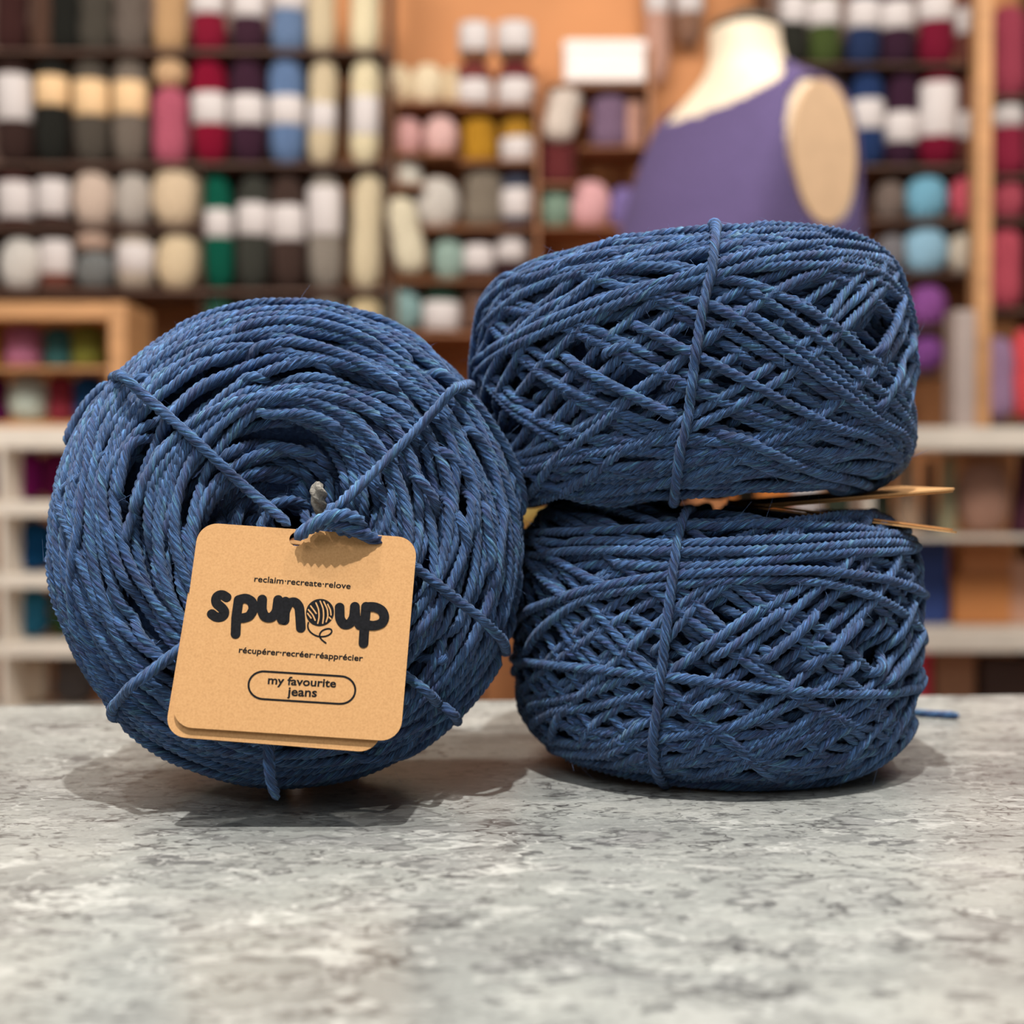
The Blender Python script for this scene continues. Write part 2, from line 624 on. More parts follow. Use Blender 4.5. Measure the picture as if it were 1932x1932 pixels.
class Cake:
    def __init__(s, R, half, corner, dish, bulge, rot, centre, inset=0.0078, wob=(0.012, 0.4, 0.008, 1.1), face_slope=0.0):
        s.rot = np.array(rot)
        s.c = np.array(centre, float)
        s.wob = wob
        Ri, Hi = R - inset, half - inset * 0.8
        s.Ri, s.Hi, s.R, s.half = Ri, Hi, R, half
        pr = []
        zs = np.linspace(0, Hi - corner, 40)
        for z in zs:
            pr.append((Ri - bulge * (z / Hi) ** 2, z))
        r0 = pr[-1][0]
        for a in np.linspace(0, math.pi / 2, 40)[1:]:
            pr.append((r0 - corner * 1.15 * (1 - math.cos(a)), Hi - corner + corner * math.sin(a)))
        rf = pr[-1][0]
        s.rface = rf
        for r in np.linspace(rf, 0.005, 60)[1:]:
            pr.append((r, Hi - dish * (1 - r / rf) ** 1.5))
        zz = pr[-1][1]
        for k in range(1, 15):
            pr.append((0.005 - 0.0002 * k, zz - 0.0008 * k))
        up = np.array(pr)
        lo = up[1:][::-1] * np.array([1, -1])
        pr = np.vstack([lo, up])
        L = np.concatenate([[0], np.cumsum(np.linalg.norm(np.diff(pr, axis=0), axis=1))])
        mid = L[len(lo)]
        s.sa = L - mid
        s.smax = s.sa[-1]
        # smoothed profile and its normals
        d = np.gradient(pr, L, axis=0)
        nrm = np.stack([d[:, 1], -d[:, 0]], 1)
        nrm = gsm(nrm, 2)
        nrm /= np.linalg.norm(nrm, axis=1)[:, None]
        s.pr, s.nr = pr, nrm
        s.s_side = float(s.sa[len(lo) + 39])                    # end of the straight side
        s.s_rim = float(s.sa[len(lo) + 39 + 39])                # end of the rounded corner, start of the face
        s.nth = 720
        s.ds = 0.0006
        s.ns = int(2 * s.smax / s.ds) + 3
        s.box = []
        s.facing = False
        s.hm = np.zeros((s.nth, s.ns))

    def radius(s, sv):
        return np.interp(sv, s.sa, s.pr[:, 0])

    def surf(s, th, sv, h):
        th, sv, h = np.broadcast_arrays(np.asarray(th, float), np.asarray(sv, float), np.asarray(h, float))
        r = np.interp(sv, s.sa, s.pr[:, 0])
        z = np.interp(sv, s.sa, s.pr[:, 1])
        nr = np.interp(sv, s.sa, s.nr[:, 0])
        nz = np.interp(sv, s.sa, s.nr[:, 1])
        e, f, e3, f3 = s.wob
        r = r * (1 + e * np.cos(2 * th + f) + e3 * np.cos(3 * th + f3))
        P = np.stack([(r + h * nr) * np.cos(th), (r + h * nr) * np.sin(th), z + h * nz], -1)
        N = np.stack([nr * np.cos(th), nr * np.sin(th), nz], -1)
        return P @ s.rot.T + s.c, N @ s.rot.T

    def finder(s):
        th = np.linspace(0, 2 * np.pi, 721)[:-1]
        sv = np.linspace(-s.s_rim * 0.97, s.smax - 0.02 if s.facing else s.s_rim * 0.97, 420)
        T, S = np.meshgrid(th, sv, indexing='ij')
        P, N = s.surf(T, S, 0.0045)
        v = CAM - P
        v /= np.linalg.norm(v, axis=-1)[..., None]
        face = np.sum(v * N, -1)
        ok = face > 0.03
        u, w = to_px(P[ok])
        s.g = (T[ok], S[ok], u, w, face[ok])

    def find(s, px):
        T, S, u, w, f = s.g
        out = []
        for (a, b) in px:
            d = (u - a) ** 2 + (w - b) ** 2
            k = int(np.argmin(d))
            out.append((T[k], S[k], f[k]))
        return np.array(out)

    # ---- laying strands on a growing height field
    def lay(s, th, sv, cap=0.0058, press=0.62, lift=0.78, dive=0.008, bridge=0.0022, extra=0.0, rad=RY):
        P, N = s.surf(th, sv, 0.0)
        L = np.concatenate([[0], np.cumsum(np.linalg.norm(np.diff(P, axis=0), axis=1))])
        n = max(12, int(L[-1] / 0.0006))
        t = np.linspace(0, L[-1], n)
        th = np.interp(t, L, th)
        sv = np.interp(t, L, sv)
        r = np.maximum(s.radius(sv), 0.004)
        dth = np.gradient(th) * r
        dsv = np.gradient(sv)
        ln_ = np.hypot(dth, dsv) + 1e-12
        ax, ay = -dsv / ln_, dth / ln_                         # across the strand
        q = np.zeros(n)
        for k in (-0.55, -0.25, 0, 0.25, 0.55):
            i = np.round((th + k * rad * ax / r) / (2 * np.pi) * s.nth).astype(int) % s.nth
            j = np.clip(np.round((sv + k * rad * ay + s.smax) / s.ds).astype(int), 0, s.ns - 1)
            q = np.maximum(q, s.hm[i, j])
        h = q + rad * lift
        w = max(1, int(bridge / 0.0006))
        hp = np.pad(h, w, mode='edge')
        hm = np.max(np.stack([hp[k:k + n] for k in range(2 * w + 1)]), 0)
        h = gsm(0.5 * hm + 0.5 * h, 2.5) + extra
        a = cap * 0.6
        h = np.where(h > a, a + (cap - a) * np.tanh((h - a) / (cap - a)), h)
        h = h + 0.0013 * rng.random() * np.clip(h / cap, 0, 1) ** 2      # some strands stand proud of the rest
        if dive:
            e = np.clip(np.minimum(t, t[-1] - t) / dive, 0, 1)
            e = e * e * (3 - 2 * e)
            h = h * e + (-0.0022) * (1 - e)
        # deposit
        g = np.linspace(-1, 1, 7)
        A, B = np.meshgrid(g, g)
        m = A ** 2 + B ** 2 <= 1.0
        A, B = A[m], B[m]
        prof = rad * 2 * press * 0.5 * np.sqrt(np.clip(1 - A ** 2 - B ** 2, 0, 1))
        i = np.round((th[:, None] + A[None, :] * rad / r[:, None]) / (2 * np.pi) * s.nth).astype(int) % s.nth
        j = np.clip(np.round((sv[:, None] + B[None, :] * rad + s.smax) / s.ds).astype(int), 0, s.ns - 1)
        np.maximum.at(s.hm, (i, j), h[:, None] + prof[None, :])
        out = s.surf(th, sv, h)
        s.box.append(out[0])
        return out

    def core_mesh(s, name, center, h=-0.0012):
        th = np.linspace(0, 2 * np.pi, 97)[:-1]
        idx = np.arange(0, len(s.sa), 3)
        T, S = np.meshgrid(th, s.sa[idx], indexing='ij')
        P, N = s.surf(T, S, h)
        a, b = T.shape
        V = P.reshape(-1, 3) - np.asarray(center)[None, :]
        i = np.arange(a)[:, None]
        j = np.arange(b - 1)[None, :]
        i2 = (i + 1) % a
        F = np.stack([i * b + j, i2 * b + j, i2 * b + j + 1, i * b + j + 1], -1).reshape(-1, 4)
        return mesh_np(name, V, F)


def side_loops(ck, n, front, amp=(0.80, 1.0), prec=0.37, phi0=0.0, flat=0.12):
    """one long yarn wound around the cake: tilted turns that precess; cut into turns at the far side"""
    out = []
    phi = phi0
    for k in range(n):
        m = 260
        th = np.linspace(front - np.pi, front + np.pi, m) + 0.0
        pr = prec * (1 + 0.7 * (rng.random() - 0.5))
        ph = phi + pr * (np.linspace(0, 1, m))
        a0 = ck.s_rim * (amp[0] + (amp[1] - amp[0]) * rng.random())
        wob = gsm(rng.standard_normal(m) * 0.012, 14)
        sv = a0 * np.sin(th - ph)
        sv = sv + a0 * flat * np.sin(3 * (th - ph)) + wob
        out.append((th, sv))
        phi += pr
        if rng.random() < 0.12:
            phi += 0.8 + rng.random() * 1.6
    return out


def face_arcs(ck, sign=1, r_in=0.010, step=0.0021, span=(0.9, 1.9), dens=1.5, drift=0.004, jitter=0.0012):
    out = []
    r = r_in
    while r < ck.rface + 0.004:
        turn = 0
        th = rng.random() * 6.28
        while turn < 2 * np.pi * dens:
            sp = (span[0] + (span[1] - span[0]) * rng.random()) * min(1.0, 0.35 + r / 0.03)
            m = 60
            t = np.linspace(-0.5, 0.5, m)
            rr = r + drift * t * (0.5 + rng.random()) + jitter * rng.standard_normal() + 0.0025 * (2 * t) ** 2 * rng.random()
            # radius on the face -> profile coordinate
            s0 = ck.s_rim + (ck.rface - rr)
            out.append((th + sp * t, sign * s0))
            th += sp * (0.62 + 0.2 * rng.random()) 
            turn += sp * 0.72
        r += step
    return out


def add_strand(ck, root, P, N, name='yarn_strand', rad=RY, **kw):
    me = rope(P, N, rad, name, center=root.location, **kw)
    return link(name, me, root, M_YARN)


def traced(ck, px, ext=0.55, n=160):
    g = ck.find(px)
    th = np.unwrap(g[:, 0])
    sv = g[:, 1]
    rr = ck.radius(sv)
    L = np.concatenate([[0], np.cumsum(np.hypot(np.diff(th) * 0.5 * (rr[1:] + rr[:-1]), np.diff(sv)))])
    t = np.linspace(0, L[-1], n)
    th, sv = np.interp(t, L, th), np.interp(t, L, sv)
    sg = n * 0.045
    th, sv = gsm(th, sg), gsm(sv, sg)
    # carry on round the far side from ends that lie near the outline
    for end in (0, -1):
        f = g[end, 2]
        if f < 0.55 and ext > 0:
            k = 12 if end == 0 else -13
            dth = th[end] - th[k]
            dsv = sv[end] - sv[k]
            sc = ext / max(abs(dth), 0.02)
            sc = min(sc, 12)
            x = np.linspace(0, 1, 40)[1:]
            eth = th[end] + dth * sc * x
            esv = sv[end] + dsv * sc * x * (1 - 0.5 * x)
            esv = np.clip(esv, -ck.s_rim - 0.006, ck.s_rim + 0.006)
            if end == 0:
                th, sv = np.concatenate([eth[::-1], th]), np.concatenate([esv[::-1], sv])
            else:
                th, sv = np.concatenate([th, eth]), np.concatenate([sv, esv])
    return th, gsm(sv, 3)


def zpx(lst, ox, oy, k):
    return [[(ox + a / k, oy + b / k) for (a, b) in l] for l in lst]


def axis_rot(axis, spin=0.0):
    a = np.array(axis, float)
    a /= np.linalg.norm(a)
    x = np.cross([0, 0, 1.0], a) if abs(a[2]) < 0.95 else np.array([1.0, 0, 0])
    x -= a * np.dot(x, a)
    x /= np.linalg.norm(x)
    y = np.cross(a, x)
    m = np.stack([x, y, a], 1)
    c, s_ = math.cos(spin), math.sin(spin)
    return m @ np.array([[c, -s_, 0], [s_, c, 0], [0, 0, 1]])


# ---- the lower cake of the stack
def strings_over(ck, px, hs, ext=0.9):
    """a tie string lying over the wound strands, traced down the side"""
    th, sv = traced(ck, px, ext=0)
    # carry on over both faces
    s0, s1 = sv[0], sv[-1]
    e0 = np.linspace(math.copysign(ck.s_rim + 0.02, s0), s0, 30)[:-1]
    e1 = np.linspace(s1, math.copysign(ck.s_rim + 0.02, s1), 30)[1:]
    sv = np.concatenate([e0, sv, e1])
    th = np.concatenate([np.full(29, th[0]), th, np.full(29, th[-1])])
    return gsm(th, 4), gsm(sv, 4)


LOWER_TR = zpx([
    [(400, 340), (560, 350), (720, 360), (1000, 345), (1300, 310), (1600, 300)],
    [(260, 270), (480, 270), (720, 285), (1000, 270), (1300, 260), (1560, 250)],
    [(230, 240), (500, 235), (800, 215), (1100, 215), (1400, 225), (1600, 260)],
    [(130, 340), (300, 300), (560, 300), (900, 310), (1200, 300), (1500, 270), (1640, 290)],
    [(170, 330), (290, 460), (380, 540)],
    [(230, 300), (430, 420), (560, 480)],
    [(350, 570), (460, 650), (560, 730)],
    [(470, 500), (560, 550), (660, 610), (760, 690)],
    [(250, 630), (330, 700), (400, 760)],
    [(850, 490), (950, 540), (1060, 560)],
    [(980, 640), (1080, 690), (1180, 750)],
    [(860, 1010), (930, 1060), (1000, 1100)],
    [(1010, 890), (1090, 950), (1170, 990)],
    [(420, 980), (520, 1030), (640, 1090)],
    [(600, 1000), (760, 1060), (880, 1110)],
    [(1180, 620), (1300, 680), (1420, 780)],
    [(100, 600), (300, 480), (480, 430), (700, 390), (1000, 370), (1300, 365), (1500, 400), (1660, 460)],
    [(150, 690), (250, 570), (400, 470), (720, 425), (1100, 400), (1350, 425), (1550, 500), (1665, 610)],
    [(570, 750), (700, 640), (800, 520), (880, 450)],
    [(730, 740), (930, 610), (1130, 460)],
    [(790, 765), (970, 650), (1200, 470)],
    [(980, 780), (1150, 660), (1250, 560), (1320, 470)],
    [(1140, 800), (1330, 680), (1430, 580), (1490, 510)],
    [(1430, 830), (1530, 730), (1580, 640), (1610, 570)],
    [(1560, 780), (1620, 700), (1650, 640)],
    [(150, 940), (350, 865), (550, 795), (680, 750)],
    [(170, 985), (400, 910), (640, 845), (760, 800)],
    [(690, 1050), (850, 950), (1060, 870)],
    [(700, 960), (860, 880), (1000, 800)],
    [(230, 1110), (450, 1070), (640, 1010)],
    [(250, 1150), (480, 1110), (700, 1040)],
    [(710, 1200), (900, 1130), (1100, 1040), (1250, 940), (1380, 850)],
    [(760, 1230), (1000, 1190), (1250, 1080), (1400, 980), (1520, 880)],
    [(1000, 1220), (1250, 1160), (1450, 1030), (1580, 900)],
    [(300, 1180), (550, 1190), (800, 1180), (950, 1140)],
    [(420, 1220), (700, 1240), (1000, 1240), (1300, 1200), (1500, 1100)],
    [(1300, 1170), (1450, 1110), (1560, 1000), (1630, 880)],
    [(80, 720), (300, 745), (540, 765), (800, 795), (1000, 822), (1250, 845), (1450, 850), (1660, 820)],
], 930, 900, 2.1)
LOWER_TIE = zpx([[(770, 170), (740, 300), (715, 450), (700, 560), (685, 700), (680, 800), (660, 950), (650, 1100), (680, 1235)]], 930, 900, 2.1)[0]

UPPER_TR = zpx([
    [(400, 430), (560, 360), (760, 330), (930, 300)],
    [(450, 560), (530, 530), (620, 460)],
    [(510, 600), (640, 560), (760, 500)],
    [(770, 750), (860, 690), (950, 620)],
    [(960, 820), (1040, 760), (1110, 700)],
    [(990, 560), (1050, 510), (1090, 470)],
    [(1160, 650), (1240, 600), (1300, 560)],
    [(1220, 350), (1290, 290), (1350, 260)],
    [(480, 930), (560, 870), (640, 830)],
    [(650, 1000), (750, 950), (840, 890)],
    [(1170, 950), (1260, 910), (1340, 850)],
    [(1320, 1020), (1400, 970), (1480, 910)],
    [(880, 1060), (960, 1020), (1040, 970)],
    [(1420, 790), (1470, 740), (1510, 700)],
    [(1410, 500), (1490, 400), (1540, 330), (1590, 270)],
    [(1620, 640), (1690, 530), (1740, 410)],
    [(1700, 730), (1750, 640), (1790, 540)],
    [(1770, 810), (1800, 720), (1820, 640)],
    [(240, 780), (320, 740), (380, 690)],
    [(90, 780), (150, 920), (300, 1050), (500, 1140), (760, 1190)],
    [(130, 700), (220, 800), (400, 920), (600, 1020), (840, 1090)],
    [(240, 590), (380, 690), (560, 770), (740, 850), (900, 890), (1050, 950), (1250, 1040), (1560, 1130)],
    [(360, 530), (430, 590), (620, 700), (800, 790), (950, 880)],
    [(940, 860), (1150, 930), (1400, 1030), (1640, 1110)],
    [(600, 410), (760, 490), (900, 560), (1080, 650), (1280, 760), (1500, 880), (1760, 1050)],
    [(870, 345), (1010, 380), (1200, 500), (1430, 670), (1640, 840), (1790, 1010)],
    [(1010, 345), (1250, 480), (1450, 640), (1650, 800), (1800, 940)],
    [(1060, 275), (1200, 350), (1400, 500), (1600, 680), (1760, 820)],
    [(1570, 260), (1700, 320), (1790, 440), (1830, 560)],
    [(1040, 250), (1300, 230), (1500, 235), (1680, 260), (1790, 360)],
    [(60, 690), (200, 570), (420, 470), (650, 380), (960, 280), (1200, 215), (1500, 190), (1720, 220)],
    [(60, 620), (200, 540), (450, 420), (700, 330), (990, 235), (1250, 175), (1500, 150), (1680, 170)],
    [(70, 500), (250, 350), (500, 260), (980, 190), (1250, 130), (1500, 110)],
    [(90, 370), (250, 250), (500, 180), (740, 150), (990, 150), (1250, 105), (1480, 90)],
    [(110, 320), (200, 280), (300, 300), (420, 260), (520, 200), (700, 130), (990, 105)],
    [(60, 560), (110, 420), (230, 310), (330, 270)],
    [(100, 230), (250, 150), (450, 110), (700, 85), (880, 90)],
    [(1000, 75), (1250, 55), (1450, 40), (1600, 70)],
    [(700, 70), (820, 60), (930, 90), (1050, 90), (1300, 80)],
    [(1430, 60), (1560, 70), (1660, 120), (1760, 230), (1810, 380)],
    [(1560, 1110), (1680, 1110), (1770, 1050), (1810, 900)],
], 870, 400, 2.147)
UPPER_TIE = zpx([[(1030, 70), (1015, 200), (975, 400), (945, 600), (915, 850), (875, 1050), (860, 1170)]], 870, 400, 2.147)[0]


def stacked_cake(R, half, centre, tilt, label, n_loops, tr, tie, corner, bulge, base, tie_h, phi0, prec, wob):
    ck = Cake(R, half, corner, 0.010, bulge, axis_rot((math.sin(tilt[0]), math.sin(tilt[1]), 1.0)), centre, wob=wob)
    root = empty('yarn_cake', base)
    tag(root, label, 'yarn', 'three blue yarn cakes on the counter')
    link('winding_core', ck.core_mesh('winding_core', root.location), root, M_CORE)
    front = math.atan2(-(centre[1]), -(centre[0]))
    for sg in (1, -1):
        for (th, sv) in face_arcs(ck, sg, 0.016, 0.0042, dens=1.15):
            P, N = ck.lay(th, sv, cap=0.004)
            add_strand(ck, root, P, N, fine=0.0018, nv=8, lobes=3)
    for (th, sv) in side_loops(ck, 34, front, phi0=phi0 + 1, prec=0.5, amp=(0.45, 0.95)):
        P, N = ck.lay(th, sv, cap=0.0024, dive=0.004)
        add_strand(ck, root, P, N, fine=0.0014, nv=9, lobes=3)
    for (th, sv) in side_loops(ck, n_loops, front, phi0=phi0, prec=prec, amp=(0.68, 1.0)):
        P, N = ck.lay(th, sv, cap=0.0050, dive=0.004)
        add_strand(ck, root, P, N)
    ck.finder()
    for px in tr:
        th, sv = traced(ck, px)
        P, N = ck.lay(th, sv, cap=0.0060, press=0.7, lift=0.86, dive=0.006)
        add_strand(ck, root, P, N)
    th, sv = strings_over(ck, tie, tie_h)
    P, N = ck.lay(th, sv, cap=0.0080, lift=0.9, dive=0.006)
    add_strand(ck, root, P, N, name='tie_string')
    return ck, root


LOWER_C = (0.0522, 0.331, 0.0342)
UPPER_C = (0.0460, 0.3325, 0.0978)
lower, lower_root = stacked_cake(0.0536, 0.0326, LOWER_C, (0.042, 0.0),
    'blue yarn cake lying flat on the counter under another cake', 46, LOWER_TR, LOWER_TIE, 0.0095, 0.004,
    (LOWER_C[0], LOWER_C[1], 0.0), 0.006, 0.4, 0.41, (0.006, 0.4, 0.005, 1.1))
upper, upper_root = stacked_cake(0.0574, 0.0308, UPPER_C, (-0.070, 0.02),
    'blue yarn cake balanced on top of the other stacked cake', 46, UPPER_TR, UPPER_TIE, 0.0078, 0.004,
    (UPPER_C[0], UPPER_C[1], 0.0670), 0.006, 2.0, 0.43, (0.008, 1.4, 0.008, 0.3))

# loose tail of the lower cake lying on the counter
tl = [at(1690, 1330, 0.394), at(1715, 1347, 0.392), at(1740, 1357, 0.390), at(1775, 1366, 0.388), at(1811, 1363, 0.386)]
tl = [np.array([p[0], p[1], max(p[2], RY * 0.95)]) for p in tl]
tl[2][2] = tl[3][2] = tl[4][2] = RY * 0.97
tl = [np.array([0.086, 0.368, 0.006]), np.array([0.100, 0.385, 0.0022])] + tl
link('yarn_tail', free_rope(tl, RY, 'yarn_tail', lower_root.location), lower_root, M_YARN)

# ---- the cake that stands on its rim with its face to the front
LEFT_C = np.array((-0.0525, 0.3085, 0.0570))
YAW, LEAN = math.radians(7), math.radians(11)
AX = np.array((math.sin(YAW) * math.cos(LEAN), -math.cos(YAW) * math.cos(LEAN), math.sin(LEAN)))
left = Cake(0.0576, 0.0345, 0.020, 0.006, 0.003, axis_rot(AX), LEFT_C, wob=(-0.018, 0.0, 0.002, 2.0))
left.facing = True
left_root = empty('yarn_cake', (LEFT_C[0], LEFT_C[1], 0.0))
tag(left_root, 'blue yarn cake standing on its rim, wound face and kraft tag to the front', 'yarn', 'three blue yarn cakes on the counter')
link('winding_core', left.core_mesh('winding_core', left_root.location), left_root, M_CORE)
for (th, sv) in side_loops(left, 34, 1.57, amp=(0.5, 0.80), phi0=1.0, prec=0.45):
    P, N = left.lay(th, sv, cap=0.0045, dive=0.004)
    add_strand(left, left_root, P, N, fine=0.0011)
for (th, sv) in face_arcs(left, 1, 0.0055, 0.0017, span=(0.8, 2.0), dens=1.35, drift=0.006, jitter=0.0010):
    P, N = left.lay(th, sv, cap=0.0050, press=0.6, lift=0.8, dive=0.009)
    add_strand(left, left_root, P, N)
# long turns along the rim, hardly inclined, laid from the back to the front
for k in range(64):
    c0 = rng.random() * 6.28
    sp = 2.6 + rng.random() * 2.4
    t = np.linspace(-0.5, 0.5, 120)
    q = k / 63.0
    lo = left.s_side * 0.35 + (left.s_rim + 0.001 - left.s_side * 0.35) * q + 0.003 * (rng.random() - 0.5)
    am = 0.0015 + 0.0045 * rng.random()
    sv = lo + am * (np.cos(t * math.pi) * 2 - 1) + 0.004 * (rng.random() - 0.5) * 2 * t
    P, N = left.lay(c0 + sp * t, sv, cap=0.0052, dive=0.008)
    add_strand(left, left_root, P, N)
left.finder()
LEFT_TR = zpx([
    [(140, 640), (250, 560), (380, 430), (520, 400)],
    [(130, 690), (190, 850), (280, 1100), (420, 1400)],
    [(330, 250), (290, 480), (240, 800), (200, 1050), (210, 1300), (330, 1560)],
    [(210, 460), (180, 620), (210, 770), (250, 850)],
    [(100, 1130), (180, 1330), (300, 1500), (420, 1650)],
    [(160, 330), (270, 220), (400, 130), (480, 90)],
    [(130, 420), (240, 310), (370, 210), (480, 150)],
    [(620, 260), (460, 420), (420, 600), (390, 800)],
], 80, 700, 2.76)
LEFT_TR += zpx([
    [(0, 330), (200, 240), (420, 200), (700, 230), (900, 300), (1150, 470)],
    [(0, 230), (250, 150), (520, 130), (800, 200), (1100, 350), (1300, 560)],
    [(0, 150), (250, 90), (520, 70), (820, 110), (1100, 230), (1330, 430)],
    [(100, 420), (330, 320), (560, 310), (820, 400), (1050, 540), (1250, 700)],
    [(30, 550), (200, 510), (460, 500)],
    [(580, 550), (660, 620), (850, 650), (1000, 720)],
    [(110, 720), (240, 690), (350, 740), (560, 720), (760, 800), (880, 950)],
    [(1390, 720), (1600, 900), (1720, 1100), (1790, 1350)],
    [(1250, 850), (1450, 1000), (1600, 1200), (1680, 1400)],
    [(1100, 990), (1250, 1120), (1380, 1300), (1430, 1410)],
    [(1500, 640), (1680, 850), (1790, 1080), (1850, 1300)],
], 400, 560, 3.22)
LEFT_TR += zpx([
    [(720, 30), (760, 150), (740, 400), (700, 650), (690, 850)],
    [(480, 80), (520, 260), (570, 430), (600, 600)],
    [(620, 20), (660, 260), (690, 480), (640, 720)],
    [(250, 1480), (450, 1380), (640, 1200), (780, 1080)],
    [(250, 1030), (380, 1000), (470, 930)],
    [(250, 1150), (430, 1090), (540, 960)],
    [(100, 1640), (300, 1600), (480, 1480), (650, 1330)],
], 700, 900, 3.22)
LEFT_TR += [
    [(240, 1400), (330, 1450), (450, 1475), (600, 1470), (740, 1430), (850, 1360)],
    [(300, 1400), (420, 1440), (560, 1450), (700, 1420)],
]
for px in LEFT_TR:
    th, sv = traced(left, px, ext=0.3)
    P, N = left.lay(th, sv, cap=0.0062, press=0.7, lift=0.86, dive=0.007)
    add_strand(left, left_root, P, N)

KNOT = at(632, 985, 0.2715)


def tie(px_rim, name='tie_string', end=None):
    """taut string from the middle of the face over the rim and on to the far side"""
    g = left.find([px_rim])[0]
    x = np.linspace(0, 1, 60)
    Pr, Nr = left.lay(g[0] + 0.10 * x, g[1] + (-left.s_rim - 0.012 - g[1]) * x, cap=0.0085, lift=1.0, dive=0.0, bridge=0.004)
    A, B = np.array(end), Pr[0]
    t = np.linspace(0, 1, 140)[:-1, None]
    C = A * (1 - t) + B * t
    q = (C - left.c) @ left.rot
    r = np.hypot(q[:, 0], q[:, 1])
    th = np.arctan2(q[:, 1], q[:, 0]) % (2 * np.pi)
    half = left.sa >= left.s_side * 0.6
    rr, zz, ss = left.pr[half, 0][::-1], left.pr[half, 1][::-1], left.sa[half][::-1]
    s_at = np.interp(r, rr, ss)
    nz = np.maximum(np.interp(s_at, left.sa, left.nr[:, 1]), 0.45)
    i = np.round(th / (2 * np.pi) * left.nth).astype(int) % left.nth
    j = np.clip(np.round((s_at + left.smax) / left.ds).astype(int), 0, left.ns - 1)
    need = np.interp(r, rr, zz) + (left.hm[i, j] + RY * 0.8) / nz
    hp = np.pad(need, 4, mode='edge')
    need = np.max(np.stack([hp[k:k + len(need)] for k in range(9)]), 0)
    z = gsm(np.maximum(q[:, 2], need), 5)
    w = np.clip(np.arange(len(z))[::-1] / 12.0, 0, 1)          # meet the rim smoothly
    q[:, 2] = z * w + q[:, 2] * (1 - w)
    C = q @ left.rot.T + left.c
    P = np.vstack([C, Pr])
    N = np.vstack([np.tile(AX, (len(C), 1)), Nr])
    add_strand(left, left_root, gsm(P, 4), gsm(N, 6), name=name)


tie((228, 722), end=at(552, 996, 0.2712))
tie((857, 747), end=at(630, 962, 0.2675))
tie((945, 1224), end=at(700, 1005, 0.2730))
tie((847, 1342), end=at(690, 1215, 0.2700))
tie((226, 1336), end=at(440, 1150, 0.2700))

# loose loops in the mouth of the centre hole
for k in range(12):
    a0 = rng.random() * 6.28
    m = 9
    zf = float(left.pr[np.argmin(np.abs(left.sa - (left.s_rim + left.rface - 0.006))), 1])
    pts = []
    for i in range(m):
        a = a0 + (i / (m - 1)) * (2.2 + rng.random())
        r = 0.0035 + 0.0045 * rng.random()
        zz = zf - 0.0015 + 0.004 * math.sin(i / (m - 1) * math.pi) - 0.0015 * rng.random() + 0.0003 * k
        pts.append(left.rot @ np.array([r * math.cos(a), r * math.sin(a), zz]) + LEFT_C)
    link('yarn_strand', free_rope(pts, RY, 'yarn_strand', left_root.location, smooth=5), left_root, M_YARN)

# knot above the tag, cut end of the yarn, loose tails
kn = [at(556, 1018, 0.2692), at(572, 1004, 0.2685), at(598, 985, 0.2680), at(625, 972, 0.2675), at(655, 968, 0.2680), at(680, 980, 0.2695),
      at(688, 1000, 0.2715), at(660, 1008, 0.2725), at(630, 995, 0.2720), at(612, 972, 0.2715), at(640, 950, 0.2720)]
link('knot', free_rope(kn, RY * 1.3, 'knot', left_root.location, smooth=5), left_root, M_YARN)
kn2 = [at(585, 1000, 0.2705), at(610, 985, 0.2692), at(640, 985, 0.2685), at(668, 1000, 0.2692), at(700, 1012, 0.2715), at(725, 1030, 0.2735)]
link('knot', free_rope(kn2, RY * 1.3, 'knot', left_root.location, smooth=5), left_root, M_YARN)
ge = [at(606, 975, 0.2790), at(603, 950, 0.2770), at(600, 925, 0.2755), at(599, 908, 0.2750)]
o = link('cut_yarn_end', free_rope(ge, RY * 1.6, 'cut_yarn_end', left_root.location, smooth=4, lobes=3), left_root, M_GREY_END)
o['label'] = 'frayed grey yarn end'
ht = [at(512, 1345, 0.2665), at(508, 1405, 0.2645), at(504, 1440, 0.2635), at(510, 1475, 0.2635), at(524, 1510, 0.2650)]
ht[-1] = np.array([ht[-1][0], ht[-1][1], max(ht[-1][2], 0.0013)])
link('yarn_tail', free_rope(ht, RY, 'yarn_tail', left_root.location, smooth=8), left_root, M_YARN)
gl = left.find([(225, 725), (190, 765), (150, 800), (122, 835)])
thl, svl = np.unwrap(gl[:, 0]), gl[:, 1]
P, N = left.surf(np.interp(np.linspace(0, 3, 60), range(4), thl), np.interp(np.linspace(0, 3, 60), range(4), svl) - 0.006, np.interp(np.linspace(0, 3, 60), range(4), [0.008, 0.0092, 0.0092, 0.0085]))
add_strand(left, left_root, gsm(P, 4), N, name='yarn_tail', rad=RY * 1.05)


